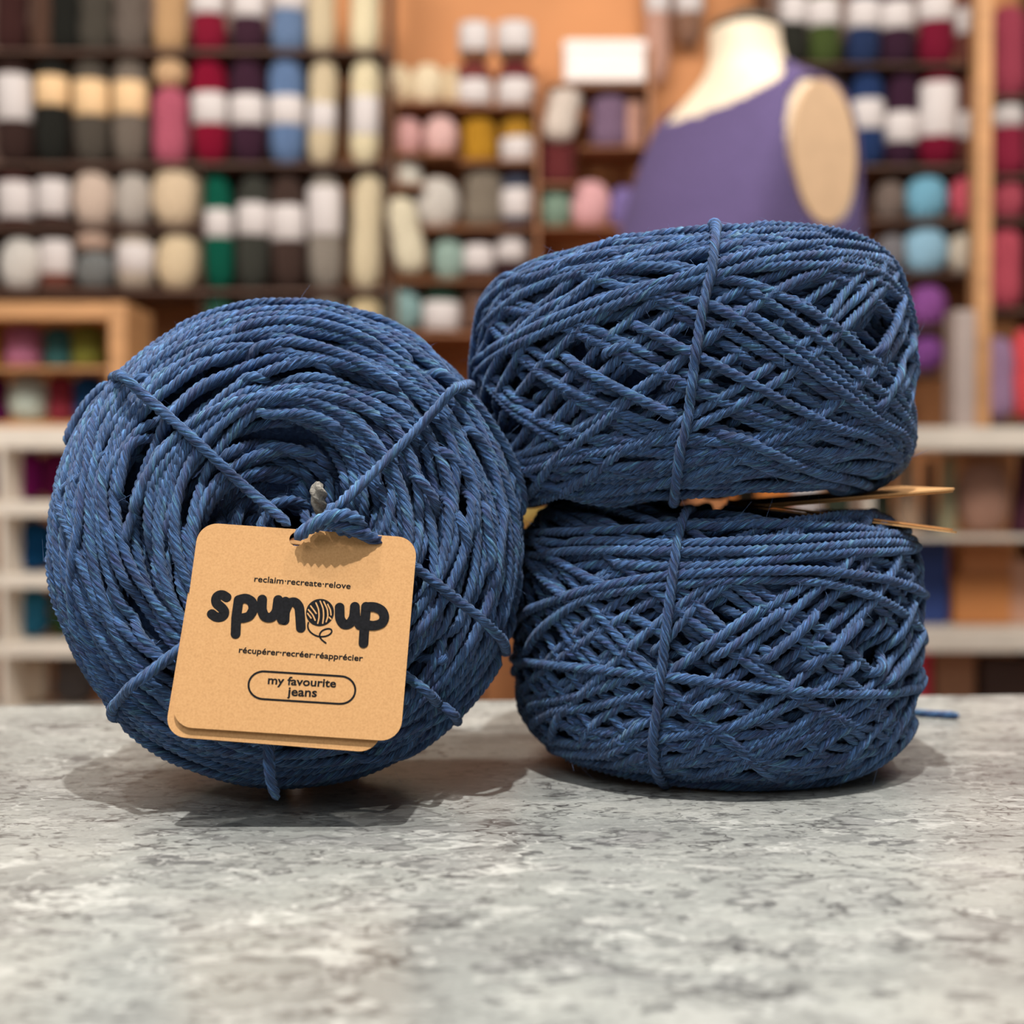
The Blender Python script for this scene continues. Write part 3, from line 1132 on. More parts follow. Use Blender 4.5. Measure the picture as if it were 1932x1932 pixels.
# fine loose fibres standing off the yarn
def fuzz(ck, root, n, mat):
    V, F = [], []
    th = rng.random(n) * 2 * np.pi
    sv = (rng.random(n) * 2 - 1) * (ck.s_rim + 0.02)
    P, N = ck.surf(th, sv, 0.0)
    i = np.round(th / (2 * np.pi) * ck.nth).astype(int) % ck.nth
    j = np.clip(np.round((sv + ck.smax) / ck.ds).astype(int), 0, ck.ns - 1)
    P = P + N * (ck.hm[i, j] - 0.0004)[:, None]
    for p, nn in zip(P, N):
        d = rng.standard_normal(3)
        d = d - nn * np.dot(d, nn)
        d /= np.linalg.norm(d)
        Ln = 0.0012 + 0.0028 * rng.random() ** 2
        c = rng.standard_normal(3) * 0.4
        pts = [p, p + (nn * 0.5 + d * 0.5) * Ln * 0.5, p + (nn * 0.6 + d + c) * Ln]
        w = 0.000028
        sd = np.cross(d, nn)
        k = len(V)
        for q, ww in zip(pts, (w, w, w * 0.4)):
            V += [q + sd * ww, q - sd * ww * 0.5 + nn * ww, q - sd * ww * 0.5 - nn * ww]
        for a in (0, 3):
            for b in range(3):
                b2 = (b + 1) % 3
                F.append((k + a + b, k + a + b2, k + a + 3 + b2, k + a + 3 + b))
    V = np.array(V) - np.array(root.location)[None, :]
    o = link('loose_fibres', mesh_np('loose_fibres', V, np.array(F)), root, mat)
    o['kind'] = 'stuff'


M_FUZZ = mat_plain('loose_fibre', (96, 122, 165), 0.9, 0.1, 300)
for ck, rt in ((left, left_root), (lower, lower_root), (upper, upper_root)):
    fuzz(ck, rt, 1500, M_FUZZ)


# ---------------------------------------------------------------- kraft tags
class Card:
    """flat rounded card with a hole, defined by centre and in-plane axes (ex right, ey up, n out)"""
    def __init__(s, c, ex, ey, w, h):
        s.c = np.array(c, float)
        s.ex = np.array(ex, float) / np.linalg.norm(ex)
        ey = np.array(ey, float)
        ey = ey - s.ex * np.dot(ey, s.ex)
        s.ey = ey / np.linalg.norm(ey)
        s.n = np.cross(s.ex, s.ey)
        s.w, s.h = w, h

    def P(s, x, y, z=0.0):
        return s.c + s.ex * x + s.ey * y + s.n * z

    def hit(s, u, v):
        d = at(u, v, 1.0) - CAM
        t = np.dot(s.c - CAM, s.n) / np.dot(d, s.n)
        q = CAM + d * t - s.c
        return np.array([np.dot(q, s.ex), np.dot(q, s.ey)])

    def card_mesh(s, name, center, hole=None, hr=0.0016, rad=0.0042, th=0.00045, z0=0.0):
        out = []
        w, h = s.w / 2, s.h / 2
        for (cx, cy, a0) in ((w - rad, h - rad, 0), (-w + rad, h - rad, 90), (-w + rad, -h + rad, 180), (w - rad, -h + rad, 270)):
            for k in range(9):
                a = math.radians(a0 + 90 * k / 8)
                out.append((cx + rad * math.cos(a), cy + rad * math.sin(a)))
        import bmesh
        bm = bmesh.new()
        loops = [out]
        if hole is not None:
            loops.append([(hole[0] + hr * math.cos(2 * math.pi * k / 20), hole[1] + hr * math.sin(2 * math.pi * k / 20)) for k in range(20)])
        edges = []
        for lp in loops:
            vs = [bm.verts.new(tuple(s.P(x, y, z0) - np.asarray(center))) for x, y in lp]
            for k in range(len(vs)):
                edges.append(bm.edges.new((vs[k], vs[(k + 1) % len(vs)])))
        r = bmesh.ops.triangle_fill(bm, use_beauty=True, edges=edges)
        faces = [f for f in r['geom'] if isinstance(f, bmesh.types.BMFace)]
        bmesh.ops.recalc_face_normals(bm, faces=faces)
        ex = bmesh.ops.extrude_face_region(bm, geom=faces)
        vs = [v for v in ex['geom'] if isinstance(v, bmesh.types.BMVert)]
        bmesh.ops.translate(bm, verts=vs, vec=tuple(-s.n * th))
        bmesh.ops.recalc_face_normals(bm, faces=bm.faces[:])
        me = bpy.data.meshes.new(name)
        bm.to_mesh(me)
        bm.free()
        return me

    def flat(s, name, polys, center, z=0.00006):
        mb = MB()
        for p in polys:
            mb.poly([s.P(x, y, z) - np.asarray(center) for x, y in p])
        return mb.mesh(name)


def smooth_line(pts, n=50, sig=2.2, closed=False):
    pts = np.asarray(pts, float)
    if closed:
        pts = np.vstack([pts, pts[:1]])
    L = np.concatenate([[0], np.cumsum(np.linalg.norm(np.diff(pts, axis=0), axis=1))])
    t = np.linspace(0, L[-1], n)
    Q = np.stack([np.interp(t, L, pts[:, i]) for i in range(2)], 1)
    Q0, Q1 = Q[0].copy(), Q[-1].copy()
    S = gsm(Q, sig)
    S[0], S[-1] = Q0, Q1
    return S


def ribbon(pts, w):
    """flat stroke with round ends -> list of polygons"""
    pts = np.asarray(pts)
    T = np.gradient(pts, axis=0)
    T /= np.linalg.norm(T, axis=1)[:, None] + 1e-12
    Nn = np.stack([-T[:, 1], T[:, 0]], 1) * w / 2
    def cap(c, d):
        a0 = math.atan2(d[1], d[0])
        return [c + w / 2 * np.array([math.cos(a), math.sin(a)]) for a in np.linspace(a0 - math.pi / 2, a0 + math.pi / 2, 13)]
    polys = []
    for k in range(len(pts) - 1):
        polys.append([pts[k] - Nn[k], pts[k + 1] - Nn[k + 1], pts[k + 1] + Nn[k + 1], pts[k] + Nn[k]])
    if np.linalg.norm(pts[0] - pts[-1]) > w * 0.3:
        polys.append(cap(pts[0], -T[0]))
        polys.append(cap(pts[-1], T[-1]))
    return polys


def z5(p):
    return (300 + p[0] / 3.512, 880 + p[1] / 3.512)


# card plane from its four corners (bottom edge nearer than the top edge)
TLc, TRc, BRc, BLc = at(362, 980, 0.2708), at(772, 1019, 0.2723), at(771.5, 1395, 0.2590), at(336.5, 1376, 0.2575)
cc = (TLc + TRc + BRc + BLc) / 4
exv = (TRc - TLc) + (BRc - BLc)
eyv = (TLc - BLc) + (TRc - BRc)
front_card = Card(cc, exv, eyv, np.linalg.norm(exv) / 2, np.linalg.norm(eyv) / 2)
tag_root = empty('hang_tag', front_card.P(0, -front_card.h / 2))
tag(tag_root, 'kraft paper tag with black printing tied to the front of the standing yarn cake', 'tag', 'kraft tags of the yarn cakes')
TC = np.array(tag_root.location)
hole = front_card.hit(560, 1017)
card_obj = link('front_card', front_card.card_mesh('front_card', TC, hole), tag_root, M_KRAFT)
# back card: swung a little to the left behind the front one, joined at the top
bex = front_card.ex * math.cos(-0.012) + front_card.ey * math.sin(-0.012)
bey = front_card.ey * 0.998 - front_card.n * 0.065
bc = front_card.P(-0.0019 - 0.0006, -0.0022, -0.0023)
back_card = Card(bc, bex, bey, front_card.w - 0.0030, front_card.h)
o = link('back_card', back_card.card_mesh('back_card', TC, back_card.hit(560, 1017)), tag_root, M_KRAFT)


def stroke_part(name, lines, w, center=TC, mat=M_INK, z0=0.00006):
    mb = MB()
    for i, l in enumerate(lines):
        q = np.array([front_card.hit(*z5(p)) for p in l])
        for poly in ribbon(smooth_line(q, 44, 2.0), w):
            mb.poly([front_card.P(x, y, z0 + 0.00002 * i) - np.asarray(center) for x, y in poly])
    return link(name, mb.mesh(name), card_obj, mat)


SW = 64 / 3.512 / FPX * 0.268
letters = [
    [[(448, 868), (415, 845), (378, 862), (375, 905), (415, 935), (440, 965), (425, 998), (380, 1003), (350, 978)]],
    [[(528, 885), (512, 1000), (508, 1110)], [(528, 885), (575, 872), (618, 895), (628, 945), (600, 995), (550, 1008), (515, 1000)]],
    [[(684, 882), (680, 950), (700, 1000), (745, 1005), (780, 965), (790, 885)], [(790, 885), (795, 960), (815, 1015)]],
    [[(838, 895), (832, 1020)], [(836, 960), (858, 905), (900, 895), (930, 930), (936, 1000), (940, 1070)]],
    [[(1197, 935), (1198, 1010), (1225, 1052), (1265, 1045), (1292, 1000), (1298, 930)], [(1298, 930), (1302, 1000), (1330, 1052)]],
    [[(1372, 930), (1362, 1060), (1355, 1172)], [(1372, 932), (1430, 930), (1480, 955), (1498, 1000), (1478, 1042), (1425, 1058), (1365, 1050)]],
]
for i_, l in enumerate(letters):
    stroke_part('letter', l, SW, z0=0.00006 + 0.00004 * (i_ % 3))
# ball emblem between the two words, with a curled yarn end
c0 = front_card.hit(*z5((1067, 968)))
rr = 92 / 3.512 / FPX * 0.268
ball = link('ball_emblem', front_card.flat('ball_emblem', [[c0 + rr * np.array([math.cos(a), math.sin(a)]) for a in np.linspace(0, 2 * np.pi, 49)[:-1]]], TC), card_obj, M_INK)
kl = []
for l in ([(1040, 905), (1058, 945), (1062, 1000), (1052, 1040)], [(1068, 893), (1088, 940), (1092, 990), (1085, 1040)],
          [(1092, 897), (1116, 945), (1120, 995), (1108, 1030)], [(1118, 915), (1136, 950), (1140, 985)],
          [(990, 950), (1020, 985), (1035, 1020)], [(985, 975), (1008, 1005)], [(1005, 925), (1028, 955), (1042, 975)],
          [(1128, 1000), (1140, 1012)]):
    q = smooth_line([front_card.hit(*z5(p)) for p in l], 20, 1.5)
    kl += ribbon(q, 9 / 3.512 / FPX * 0.268)
link('emblem_lines', front_card.flat('emblem_lines', kl, TC, 0.00011), card_obj, M_KRAFT)
stroke_part('emblem_curl', [[(990, 1035), (980, 1065), (1000, 1100), (1050, 1130), (1110, 1128), (1150, 1105), (1152, 1078), (1125, 1070), (1080, 1085), (1058, 1110), (1062, 1138), (1105, 1170)]], 11 / 3.512 / FPX * 0.268)
# rounded frame round the colour name
pil = []
for k in range(25):
    a = math.radians(90 + 180 * k / 24)
    pil.append((690 + 98 * math.cos(a), 1450 - 92 * math.sin(a) + 0))
for k in range(25):
    a = math.radians(270 + 180 * k / 24)
    pil.append((1204 + 98 * math.cos(a), 1482 - 92 * math.sin(a)))
q = smooth_line([front_card.hit(*z5(p)) for p in pil], 160, 1.5, closed=True)
link('rounded_frame', front_card.flat('rounded_frame', ribbon(q, 13 / 3.512 / FPX * 0.268), TC), card_obj, M_INK)


def text_part(name, s, L, R, bold=0.012):
    cu = bpy.data.curves.new(name, 'FONT')
    cu.body = s
    cu.size = 1.0
    cu.offset = bold
    cu.resolution_u = 3
    tmp = bpy.data.objects.new(name, cu)
    COL.objects.link(tmp)
    dg = bpy.context.evaluated_depsgraph_get()
    me = bpy.data.meshes.new_from_object(tmp.evaluated_get(dg))
    COL.objects.unlink(tmp)
    bpy.data.objects.remove(tmp)
    n = len(me.vertices)
    co = np.zeros(n * 3)
    me.vertices.foreach_get('co', co)
    co = co.reshape(-1, 3)
    a, b = front_card.hit(*z5(L)), front_card.hit(*z5(R))
    d = b - a
    ln_ = np.linalg.norm(d)
    d /= ln_
    e = np.array([-d[1], d[0]])
    k = ln_ / (co[:, 0].max() - co[:, 0].min())
    x = (co[:, 0] - co[:, 0].min()) * k
    y = co[:, 1] * k * 0.86
    W = np.array([front_card.P(*(a + d * xx + e * yy), 0.00007) - TC for xx, yy in zip(x, y)])
    me.vertices.foreach_set('co', W.astype(np.float32).ravel())
    me.materials.clear()
    me.update()
    return link(name, me, card_obj, M_INK)


text_part('slogan_line', 'reclaim\u00b7recreate\u00b7relove', (630, 763), (1268, 812), 0.012)
text_part('slogan_line', 'r\u00e9cup\u00e9rer\u00b7recr\u00e9er\u00b7r\u00e9appr\u00e9cier', (528, 1234), (1350, 1290), 0.018)
text_part('colour_name_line', 'my favourite', (720, 1440), (1172, 1464), 0.022)
text_part('colour_name_line', 'jeans', (848, 1518), (1045, 1527), 0.022)


def flat_tag(label, quad, gap):
    """tag lying between the stacked cakes: two cards, seen on edge"""
    a, b, depth_v = quad
    ex = b - a
    w = np.linalg.norm(ex)
    ey = np.array(depth_v)
    c = (a + b) / 2
    cd = Card(c, ex, ey, w, 0.047)
    root = empty('hang_tag', c)
    tag(root, label, 'tag', 'kraft tags of the yarn cakes')
    link('front_card', cd.card_mesh('front_card', c, (-w / 2 + 0.005, 0.0)), root, M_KRAFT)
    cd2 = Card(c + cd.n * gap[0] + cd.ey * gap[2], ex + cd.n * gap[1] * w, ey, w, 0.047)
    link('back_card', cd2.card_mesh('back_card', c), root, M_KRAFT)


p0, p1 = at(1395, 948, 0.330), at(1750, 919, 0.330)
flat_tag('kraft tag sticking out to the right beneath the upper stacked yarn cake', (p0, p1, (0, 1, 0.01)), (-0.0006, 0.001, 0.001))
q0, q1 = at(1400, 952, 0.325), at(1754, 996, 0.325)
flat_tag('kraft tag lying on top of the lower stacked yarn cake', (q0, q1, (0.02, 1, 0.012)), (0.0007, -0.006, 0.003))

# ---------------------------------------------------------------- the yarn shop behind the counter
def grid_mesh(name, fn, nu, nv, caps=True):
    """fn(a, t) -> point, a around (closed), t along"""
    V = [fn(2 * math.pi * i / nu, j / (nv - 1)) for j in range(nv) for i in range(nu)]
    F = [(j * nu + i, j * nu + (i + 1) % nu, (j + 1) * nu + (i + 1) % nu, (j + 1) * nu + i) for j in range(nv - 1) for i in range(nu)]
    return mesh_np(name, np.array(V), np.array(F))


def hank_fn(a, t):          # hung hank: twisted bundle, rounded ends, pinched under the paper band
    z = t
    e = (1 - abs(2 * t - 1) ** 5) ** 0.5 if 0 < t < 1 else 0.02
    pin = 1 - 0.07 * math.exp(-((t - 0.5) / 0.14) ** 2)
    r = 0.5 * max(e, 0.02) * pin * (1 + 0.05 * math.cos(7 * a + 16 * t))
    return (r * math.cos(a), r * math.sin(a) * 0.8, z)


def ball_fn(a, t):          # wound ball: flattened, crossing ridges
    p = math.pi * t
    r = 0.5 * (math.sin(p) ** 0.75 if 0 < t < 1 else 0.02) * (1 + 0.035 * math.cos(9 * a + 9 * t * 3.1) + 0.02 * math.cos(9 * a - 25 * t))
    return (r * math.cos(a), r * math.sin(a) * 0.9, 0.5 - 0.5 * math.cos(p))


def cone_fn(a, t):          # yarn cone
    r = 0.5 * (1 - 0.42 * t) * (1 + 0.012 * math.cos(40 * t)) if 0.02 < t < 0.97 else 0.5 * (0.9 if t <= 0.02 else 0.3)
    return (r * math.cos(a), r * math.sin(a) * 0.9, t)


ME = {'hank': grid_mesh('hank_body', hank_fn, 30, 26), 'ball': grid_mesh('ball_body', ball_fn, 30, 22), 'cone': grid_mesh('cone_body', cone_fn, 24, 30)}
for m_ in ME.values():
    m_.materials.append(M_WOOL)
band_me = MB().lathe([(0.475, 0), (0.505, 0.03), (0.515, 0.5), (0.505, 0.97), (0.475, 1.0)], 28, sy=0.82).mesh('paper_band', True)
band_tan = band_me.copy()
band_me.materials.append(M_PAPER)
band_tan.materials.append(M_TANPAPER)


def rnd_box_mesh(name):
    import bmesh
    bm = bmesh.new()
    bmesh.ops.create_cube(bm, size=1.0)
    bmesh.ops.translate(bm, verts=bm.verts[:], vec=(0, 0, 0.5))
    bmesh.ops.bevel(bm, geom=bm.edges[:], offset=0.035, segments=2, affect='EDGES')
    me = bpy.data.meshes.new(name)
    bm.to_mesh(me)
    bm.free()
    return me


def mat_objcolor(name, rough):
    m, nt, nd, ln, p = new_mat(name)
    oi = nd.new('ShaderNodeObjectInfo')
    tc = nd.new('ShaderNodeTexCoord')
    n = nd.new('ShaderNodeTexNoise')
    n.inputs['Scale'].default_value = 8
    ln.new(tc.outputs['Object'], n.inputs['Vector'])
    r = ramp(nd, [(0.3, (0.9, 0.9, 0.9, 1)), (0.7, (1.08, 1.08, 1.08, 1))])
    ln.new(n.outputs['Fac'], r.inputs[0])
    ln.new(mixc(nd, ln, oi.outputs['Color'], r.outputs[0], 1.0, 'MULTIPLY'), p.inputs['Base Color'])
    p.inputs['Roughness'].default_value = rough
    return m


M_BOX = mat_objcolor('coloured_card_box', 0.6)
box_me = rnd_box_mesh('box_body')
box_me.materials.append(M_BOX)
lid_me = rnd_box_mesh('box_lid')
lid_me.materials.append(M_BOX)
MM = 1.0 / FPX
random.seed(5)
FRONT = {2.45: 2.41, 2.48: 2.43, 2.47: 2.43, 2.49: 2.43, 2.46: 2.43, 2.32: 2.24, 2.33: 2.22, 2.34: 2.22, 2.31: 2.22, 2.22: 2.05, 2.2: 2.05}     # row depth -> front edge of its shelf
NOUN = {'hank': 'yarn hank', 'ball': 'yarn ball', 'cone': 'yarn cone', 'box': 'box'}
CATN = {'hank': 'yarn', 'ball': 'yarn', 'cone': 'yarn', 'box': 'box'}


def item(u, w, vb, h, col, cname, kind, band=None, depth=2.45, label='', group=None, tilt=0.0, bandmat=None, zf=None):
    base = at(u, vb, depth)
    base[2] = at(u, vb, FRONT.get(round(depth, 2), depth) if zf is None else zf)[2] + 0.0006
    k = depth * MM
    W, H = w * k, h * k
    root = empty({'hank': 'yarn_hank', 'ball': 'yarn_ball', 'cone': 'yarn_cone', 'box': 'storage_box'}[kind], base)
    root.rotation_euler = (0, tilt, 0)
    tag(root, label, CATN[kind], group)
    if kind == 'box':
        b = bpy.data.objects.new('box_body', box_me)
        l = bpy.data.objects.new('box_lid', lid_me)
        for o_, sc, z in ((b, (W * 0.97, W * 0.6, H * 0.8), 0), (l, (W, W * 0.63, H * 0.24), H * 0.76)):
            COL.objects.link(o_)
            o_.parent = root
            o_.scale = sc
            o_.location = (0, 0, z)
            o_.color = rgba(col)
        return root
    nm = root.name.split('.')[0]
    if band:
        b = bpy.data.objects.new('wound_yarn', ME[kind])
        b.parent = root
    else:                                     # no band: the thing is one mesh
        bpy.data.objects.remove(root)
        b = root = bpy.data.objects.new(nm, ME[kind])
        b.location = [float(a) for a in base]
        tag(b, label, CATN[kind], group)
    COL.objects.link(b)
    D = min(W, 0.075)
    b.scale = (W, D, H)
    if not band:
        b.rotation_euler = (0, tilt, 0)
    b.color = rgba(col)
    if band:
        v0, v1 = band
        zb, hb = (vb - v1) * k, (v1 - v0) * k
        p = bpy.data.objects.new('paper_band', band_tan if bandmat == 'tan' else band_me)
        COL.objects.link(p)
        p.parent = root
        p.scale = (W * 1.0, D * 1.0, hb)
        p.location = (0, 0, zb)
    return root


def row(where, vb, items, depth=2.45, group=None):
    """items: (u, width, height, colour, name, kind, band[, opts]); each label says the neighbours"""
    items = sorted(items, key=lambda i: i[0])
    for n, it in enumerate(items):
        u, w, h, col, cname, kind, band = it[:7]
        op = it[7] if len(it) > 7 else {}
        l = items[n - 1][4] if n else None
        r = items[n + 1][4] if n + 1 < len(items) else None
        if l and r:
            pos = 'between %s and %s' % (l, r)
        elif r:
            pos = 'leftmost, beside %s' % r
        elif l:
            pos = 'rightmost, beside %s' % l
        else:
            pos = 'alone'
        lab = '%s%s %s%s %s, %s' % (cname, ' banded' if band else '', NOUN[kind], '', where, pos)
        item(u, w, op.get('vb', vb), h, col, cname, kind, band, op.get('depth', depth), lab, group, op.get('tilt', random.uniform(-0.035, 0.035)), op.get('bm'))


def boards(name, label, cat, y0, y1, mat, hor, ver=(), panel=None, panel_mat=None):
    """shelving from picture rows: hor (u0, u1, v_top, v_bot), ver (u0, u1, v_top, v_bot); front at depth y0, back at y1"""
    rt = at(966, 1800, y0)
    root = empty(name, (0, (y0 + y1) / 2, FLOOR_Z))
    org = np.array([0, (y0 + y1) / 2, FLOOR_Z])
    tag(root, label, cat)

    def bx(u0, u1, v0, v1, nm, ya, yb, m):
        a, b = at(u0, v0, y0), at(u1, v1, y0)
        c = np.array([(a[0] + b[0]) / 2, (ya + yb) / 2, (a[2] + b[2]) / 2]) - org
        MB().box(c, (abs(b[0] - a[0]), yb - ya, abs(a[2] - b[2]))).build(nm, m, root, bevel=0.002)
    for q in hor:
        bx(*q, 'shelf_board', y0, y1, mat)
    for q in ver:
        bx(*q, 'upright', y0 - 0.004, y1, mat)
    if panel:
        for q in panel:
            bx(*q, 'back_panel', y1, y1 + 0.02, panel_mat or mat)
    return root


# --- racks
boards('yarn_rack', 'dark wooden yarn rack on the left of the back wall', 'rack', 2.41, 2.56, M_DWOOD,
       [(-90, 728, 93, 99), (-90, 728, 307, 313), (-90, 378, 426, 432), (-90, 728, 546, 553), (384, 728, 642, 649)],
       [(-100, -88, -140, 1700), (378, 386, 300, 1700), (728, 736, -140, 1700)],
       [(-100, 575, -140, 553)], M_DWOOD)
boards('wooden_cubby', 'oak cubby box standing on the white shelves at the far left', 'cubby', 2.24, 2.40, M_WOOD,
       [(-70, 240, 570, 602), (-62, 232, 692, 699), (-70, 240, 797, 806)], [(-76, -56, 570, 806), (206, 240, 570, 806)])
boards('white_shelving', 'white shelving unit at the far left behind the counter', 'shelf', 2.22, 2.40, M_WHITE,
       [(-90, 430, 806, 846), (-90, 430, 946, 974), (-90, 430, 1086, 1110), (-90, 430, 1216, 1240), (-90, 430, 1348, 1372), (-90, 430, 1600, 1630)],
       [(-98, -80, 806, 1900), (-2, 15, 846, 1900), (425, 440, 806, 1900)])
boards('display_stand', 'brown wooden display stand in the middle of the back wall', 'stand', 2.43, 2.58, M_MWOOD,
       [(746, 880, 190, 195), (862, 1012, 198, 203), (1036, 1226, 157, 162), (746, 868, 287, 292), (866, 1012, 302, 307), (1016, 1090, 345, 350),
        (1096, 1226, 275, 280), (746, 800, 347, 352), (790, 1226, 427, 432), (746, 1000, 527, 532), (746, 1226, 627, 634)],
       [(744, 750, 150, 1700), (1010, 1017, 150, 1700), (1222, 1229, 90, 1700)])
boards('yarn_rack', 'dark wooden yarn rack on the right of the back wall behind the mannequin', 'rack', 2.41, 2.56, M_DWOOD,
       [(1455, 1862, 119, 124), (1455, 1862, 311, 317), (1640, 1970, 413, 419), (1640, 1860, 514, 519), (1640, 1800, 616, 621), (1640, 1800, 702, 708),
        (1866, 1990, 181, 187), (1866, 1990, 330, 336), (1860, 1990, 583, 589), (1850, 1990, 795, 801)],
       [(1452, 1460, -140, 1700), (1984, 1992, -140, 1700)],
       [(1455, 1850, -140, 320)], M_DWOOD)
boards('wooden_post', 'light oak post at the right of the yarn rack', 'post', 2.365, 2.40, M_WOOD, [], [(1844, 1868, -140, 805)])
boards('metal_post', 'pale grey metal post standing on the white shelf at right', 'post', 2.28, 2.33, M_GREYPOST, [], [(1800, 1838, 585, 806)])
boards('white_shelving', 'white shelving unit at the right behind the counter', 'shelf', 2.22, 2.40, M_WHITE,
       [(1640, 2040, 806, 848), (1640, 2040, 1013, 1020), (1640, 2040, 1190, 1230), (1640, 2040, 1395, 1420), (1640, 2040, 1640, 1660)],
       [(1630, 1642, 806, 1900), (2036, 2050, 806, 1900)])
boards('display_table', 'brown display table behind the stacked yarn cakes', 'table', 2.05, 2.40, M_MWOOD,
       [(880, 1600, 1004, 1030)], [(886, 906, 1030, 1995), (1574, 1594, 1030, 1995)])

# --- yarn on the left rack
G = 'yarn for sale on the shop wall'
row('in top row of left rack', 92, [
    (22, 62, 150, (66, 36, 34), 'maroon', 'hank', None), (80, 46, 140, (92, 66, 54), 'brown', 'hank', None), (124, 58, 135, (32, 32, 28), 'black', 'hank', None),
    (180, 64, 135, (80, 74, 66), 'charcoal', 'hank', None), (248, 64, 140, (114, 102, 94), 'taupe', 'hank', None),
    (320, 62, 140, (208, 166, 122), 'tan', 'hank', None), (396, 64, 130, (140, 20, 50), 'crimson', 'hank', (-26, 20)),
    (470, 64, 130, (66, 36, 52), 'plum', 'hank', (-26, 26)), (543, 66, 130, (112, 136, 174), 'sky blue', 'hank', (-34, 12)),
    (606, 52, 160, (228, 208, 174), 'cream', 'hank', None), (688, 56, 160, (250, 234, 196), 'pale cream', 'hank', None)], group=G)
row('in second row of left rack', 306, [
    (30, 68, 200, (62, 42, 38), 'dark brown', 'hank', (138, 224)), (100, 62, 205, (36, 36, 32), 'black', 'hank', (140, 196), {'bm': 'tan'}),
    (175, 66, 205, (88, 80, 72), 'charcoal', 'hank', (148, 214), {'bm': 'tan'}), (246, 64, 205, (124, 112, 102), 'taupe', 'hank', (150, 212), {'bm': 'tan'}),
    (322, 66, 150, (196, 98, 120), 'rose', 'hank', None), (400, 66, 208, (140, 8, 46), 'crimson', 'hank', (172, 230)),
    (470, 66, 208, (64, 33, 52), 'plum', 'hank', (176, 232)), (543, 66, 208, (106, 132, 174), 'sky blue', 'hank', (178, 232)),
    (606, 52, 208, (230, 210, 176), 'cream', 'hank', (190, 242)), (688, 56, 208, (248, 232, 194), 'pale cream', 'hank', (178, 250))], group=G)
item(322, 62, 156, 56, (232, 190, 148), 'peach', 'ball', None, 2.45, 'peach yarn ball resting on the rose hank in the left rack', G)
row('in third row of left rack', 425, [
    (32, 68, 108, (84, 44, 42), 'maroon', 'hank', (340, 408)), (100, 62, 108, (76, 50, 44), 'dark brown', 'hank', (336, 402)),
    (180, 78, 112, (226, 202, 186), 'blush', 'ball', None), (252, 70, 106, (200, 190, 182), 'pale grey', 'ball', None),
    (336, 94, 122, (236, 210, 178), 'cream', 'ball', None)], group=G)
row('in long row under crimson ones', 545, [
    (415, 58, 222, (0, 92, 72), 'green', 'hank', (394, 446)), (476, 62, 222, (64, 64, 58), 'charcoal', 'hank', (382, 442)),
    (546, 64, 222, (72, 54, 48), 'dark brown', 'hank', (386, 452)), (616, 64, 222, (152, 142, 132), 'grey', 'hank', (352, 442)),
    (690, 60, 225, (234, 216, 182), 'pale cream', 'hank', None)], group=G)
row('in bottom row of left rack', 545, [
    (40, 80, 100, (232, 226, 220), 'white', 'ball', None), (108, 62, 96, (132, 78, 66), 'brown', 'hank', (452, 514)),
    (180, 74, 76, (128, 130, 130), 'grey', 'ball', None), (256, 70, 112, (198, 182, 166), 'beige', 'hank', (458, 512)),
    (338, 86, 112, (240, 216, 180), 'cream', 'ball', None)], group=G)
item(180, 72, 470, 40, (222, 190, 172), 'blush', 'ball', None, 2.45, 'flat blush yarn ball above the grey ball in the left rack', G)
row('in lowest row behind the standing cake', 641, [
    (415, 58, 88, (46, 92, 74), 'green', 'hank', None), (476, 60, 88, (72, 66, 60), 'charcoal', 'hank', None), (546, 60, 88, (66, 52, 46), 'dark brown', 'hank', None),
    (616, 62, 88, (160, 148, 136), 'grey', 'hank', None), (690, 64, 88, (234, 212, 168), 'pale cream', 'hank', None)], group=G)
# --- cubby and white shelves at the left
row('in the upper oak cubby', 691, [
    (-25, 50, 84, (206, 160, 16), 'yellow', 'hank', None), (45, 72, 86, (190, 120, 152), 'pink', 'hank', None), (112, 54, 82, (60, 110, 112), 'teal', 'hank', None),
    (168, 64, 86, (132, 134, 58), 'olive', 'hank', None)], depth=2.32, group=G)
row('in the lower oak cubby', 796, [
    (0, 40, 90, (100, 22, 86), 'purple', 'hank', None), (56, 78, 92, (210, 226, 216), 'mint white', 'ball', None), (116, 52, 92, (156, 56, 72), 'red', 'hank', None),
    (172, 62, 92, (22, 78, 132), 'blue', 'hank', None)], depth=2.32, group=G)
row('on the upper white shelf at left', 945, [
    (-30, 60, 92, (130, 24, 106), 'bright magenta', 'hank', None), (44, 76, 92, (140, 24, 112), 'magenta', 'hank', None), (112, 64, 92, (106, 10, 72), 'wine', 'hank', None),
    (180, 60, 92, (90, 20, 60), 'dark wine', 'hank', None)], depth=2.33, group=G)
row('on the second white shelf at left', 1085, [
    (60, 84, 96, (8, 80, 134), 'deep blue', 'hank', None), (140, 70, 96, (16, 52, 92), 'navy', 'hank', None)], depth=2.33, group=G)
row('on the third white shelf at left', 1215, [
    (56, 76, 92, (52, 136, 178), 'light blue', 'hank', None), (124, 56, 92, (58, 94, 58), 'green', 'hank', None)], depth=2.33, group=G)
row('on the lowest visible white shelf at left', 1347, [
    (58, 82, 98, (228, 210, 190), 'cream', 'hank', None), (140, 74, 98, (98, 92, 92), 'grey', 'hank', None)], depth=2.33, group=G)
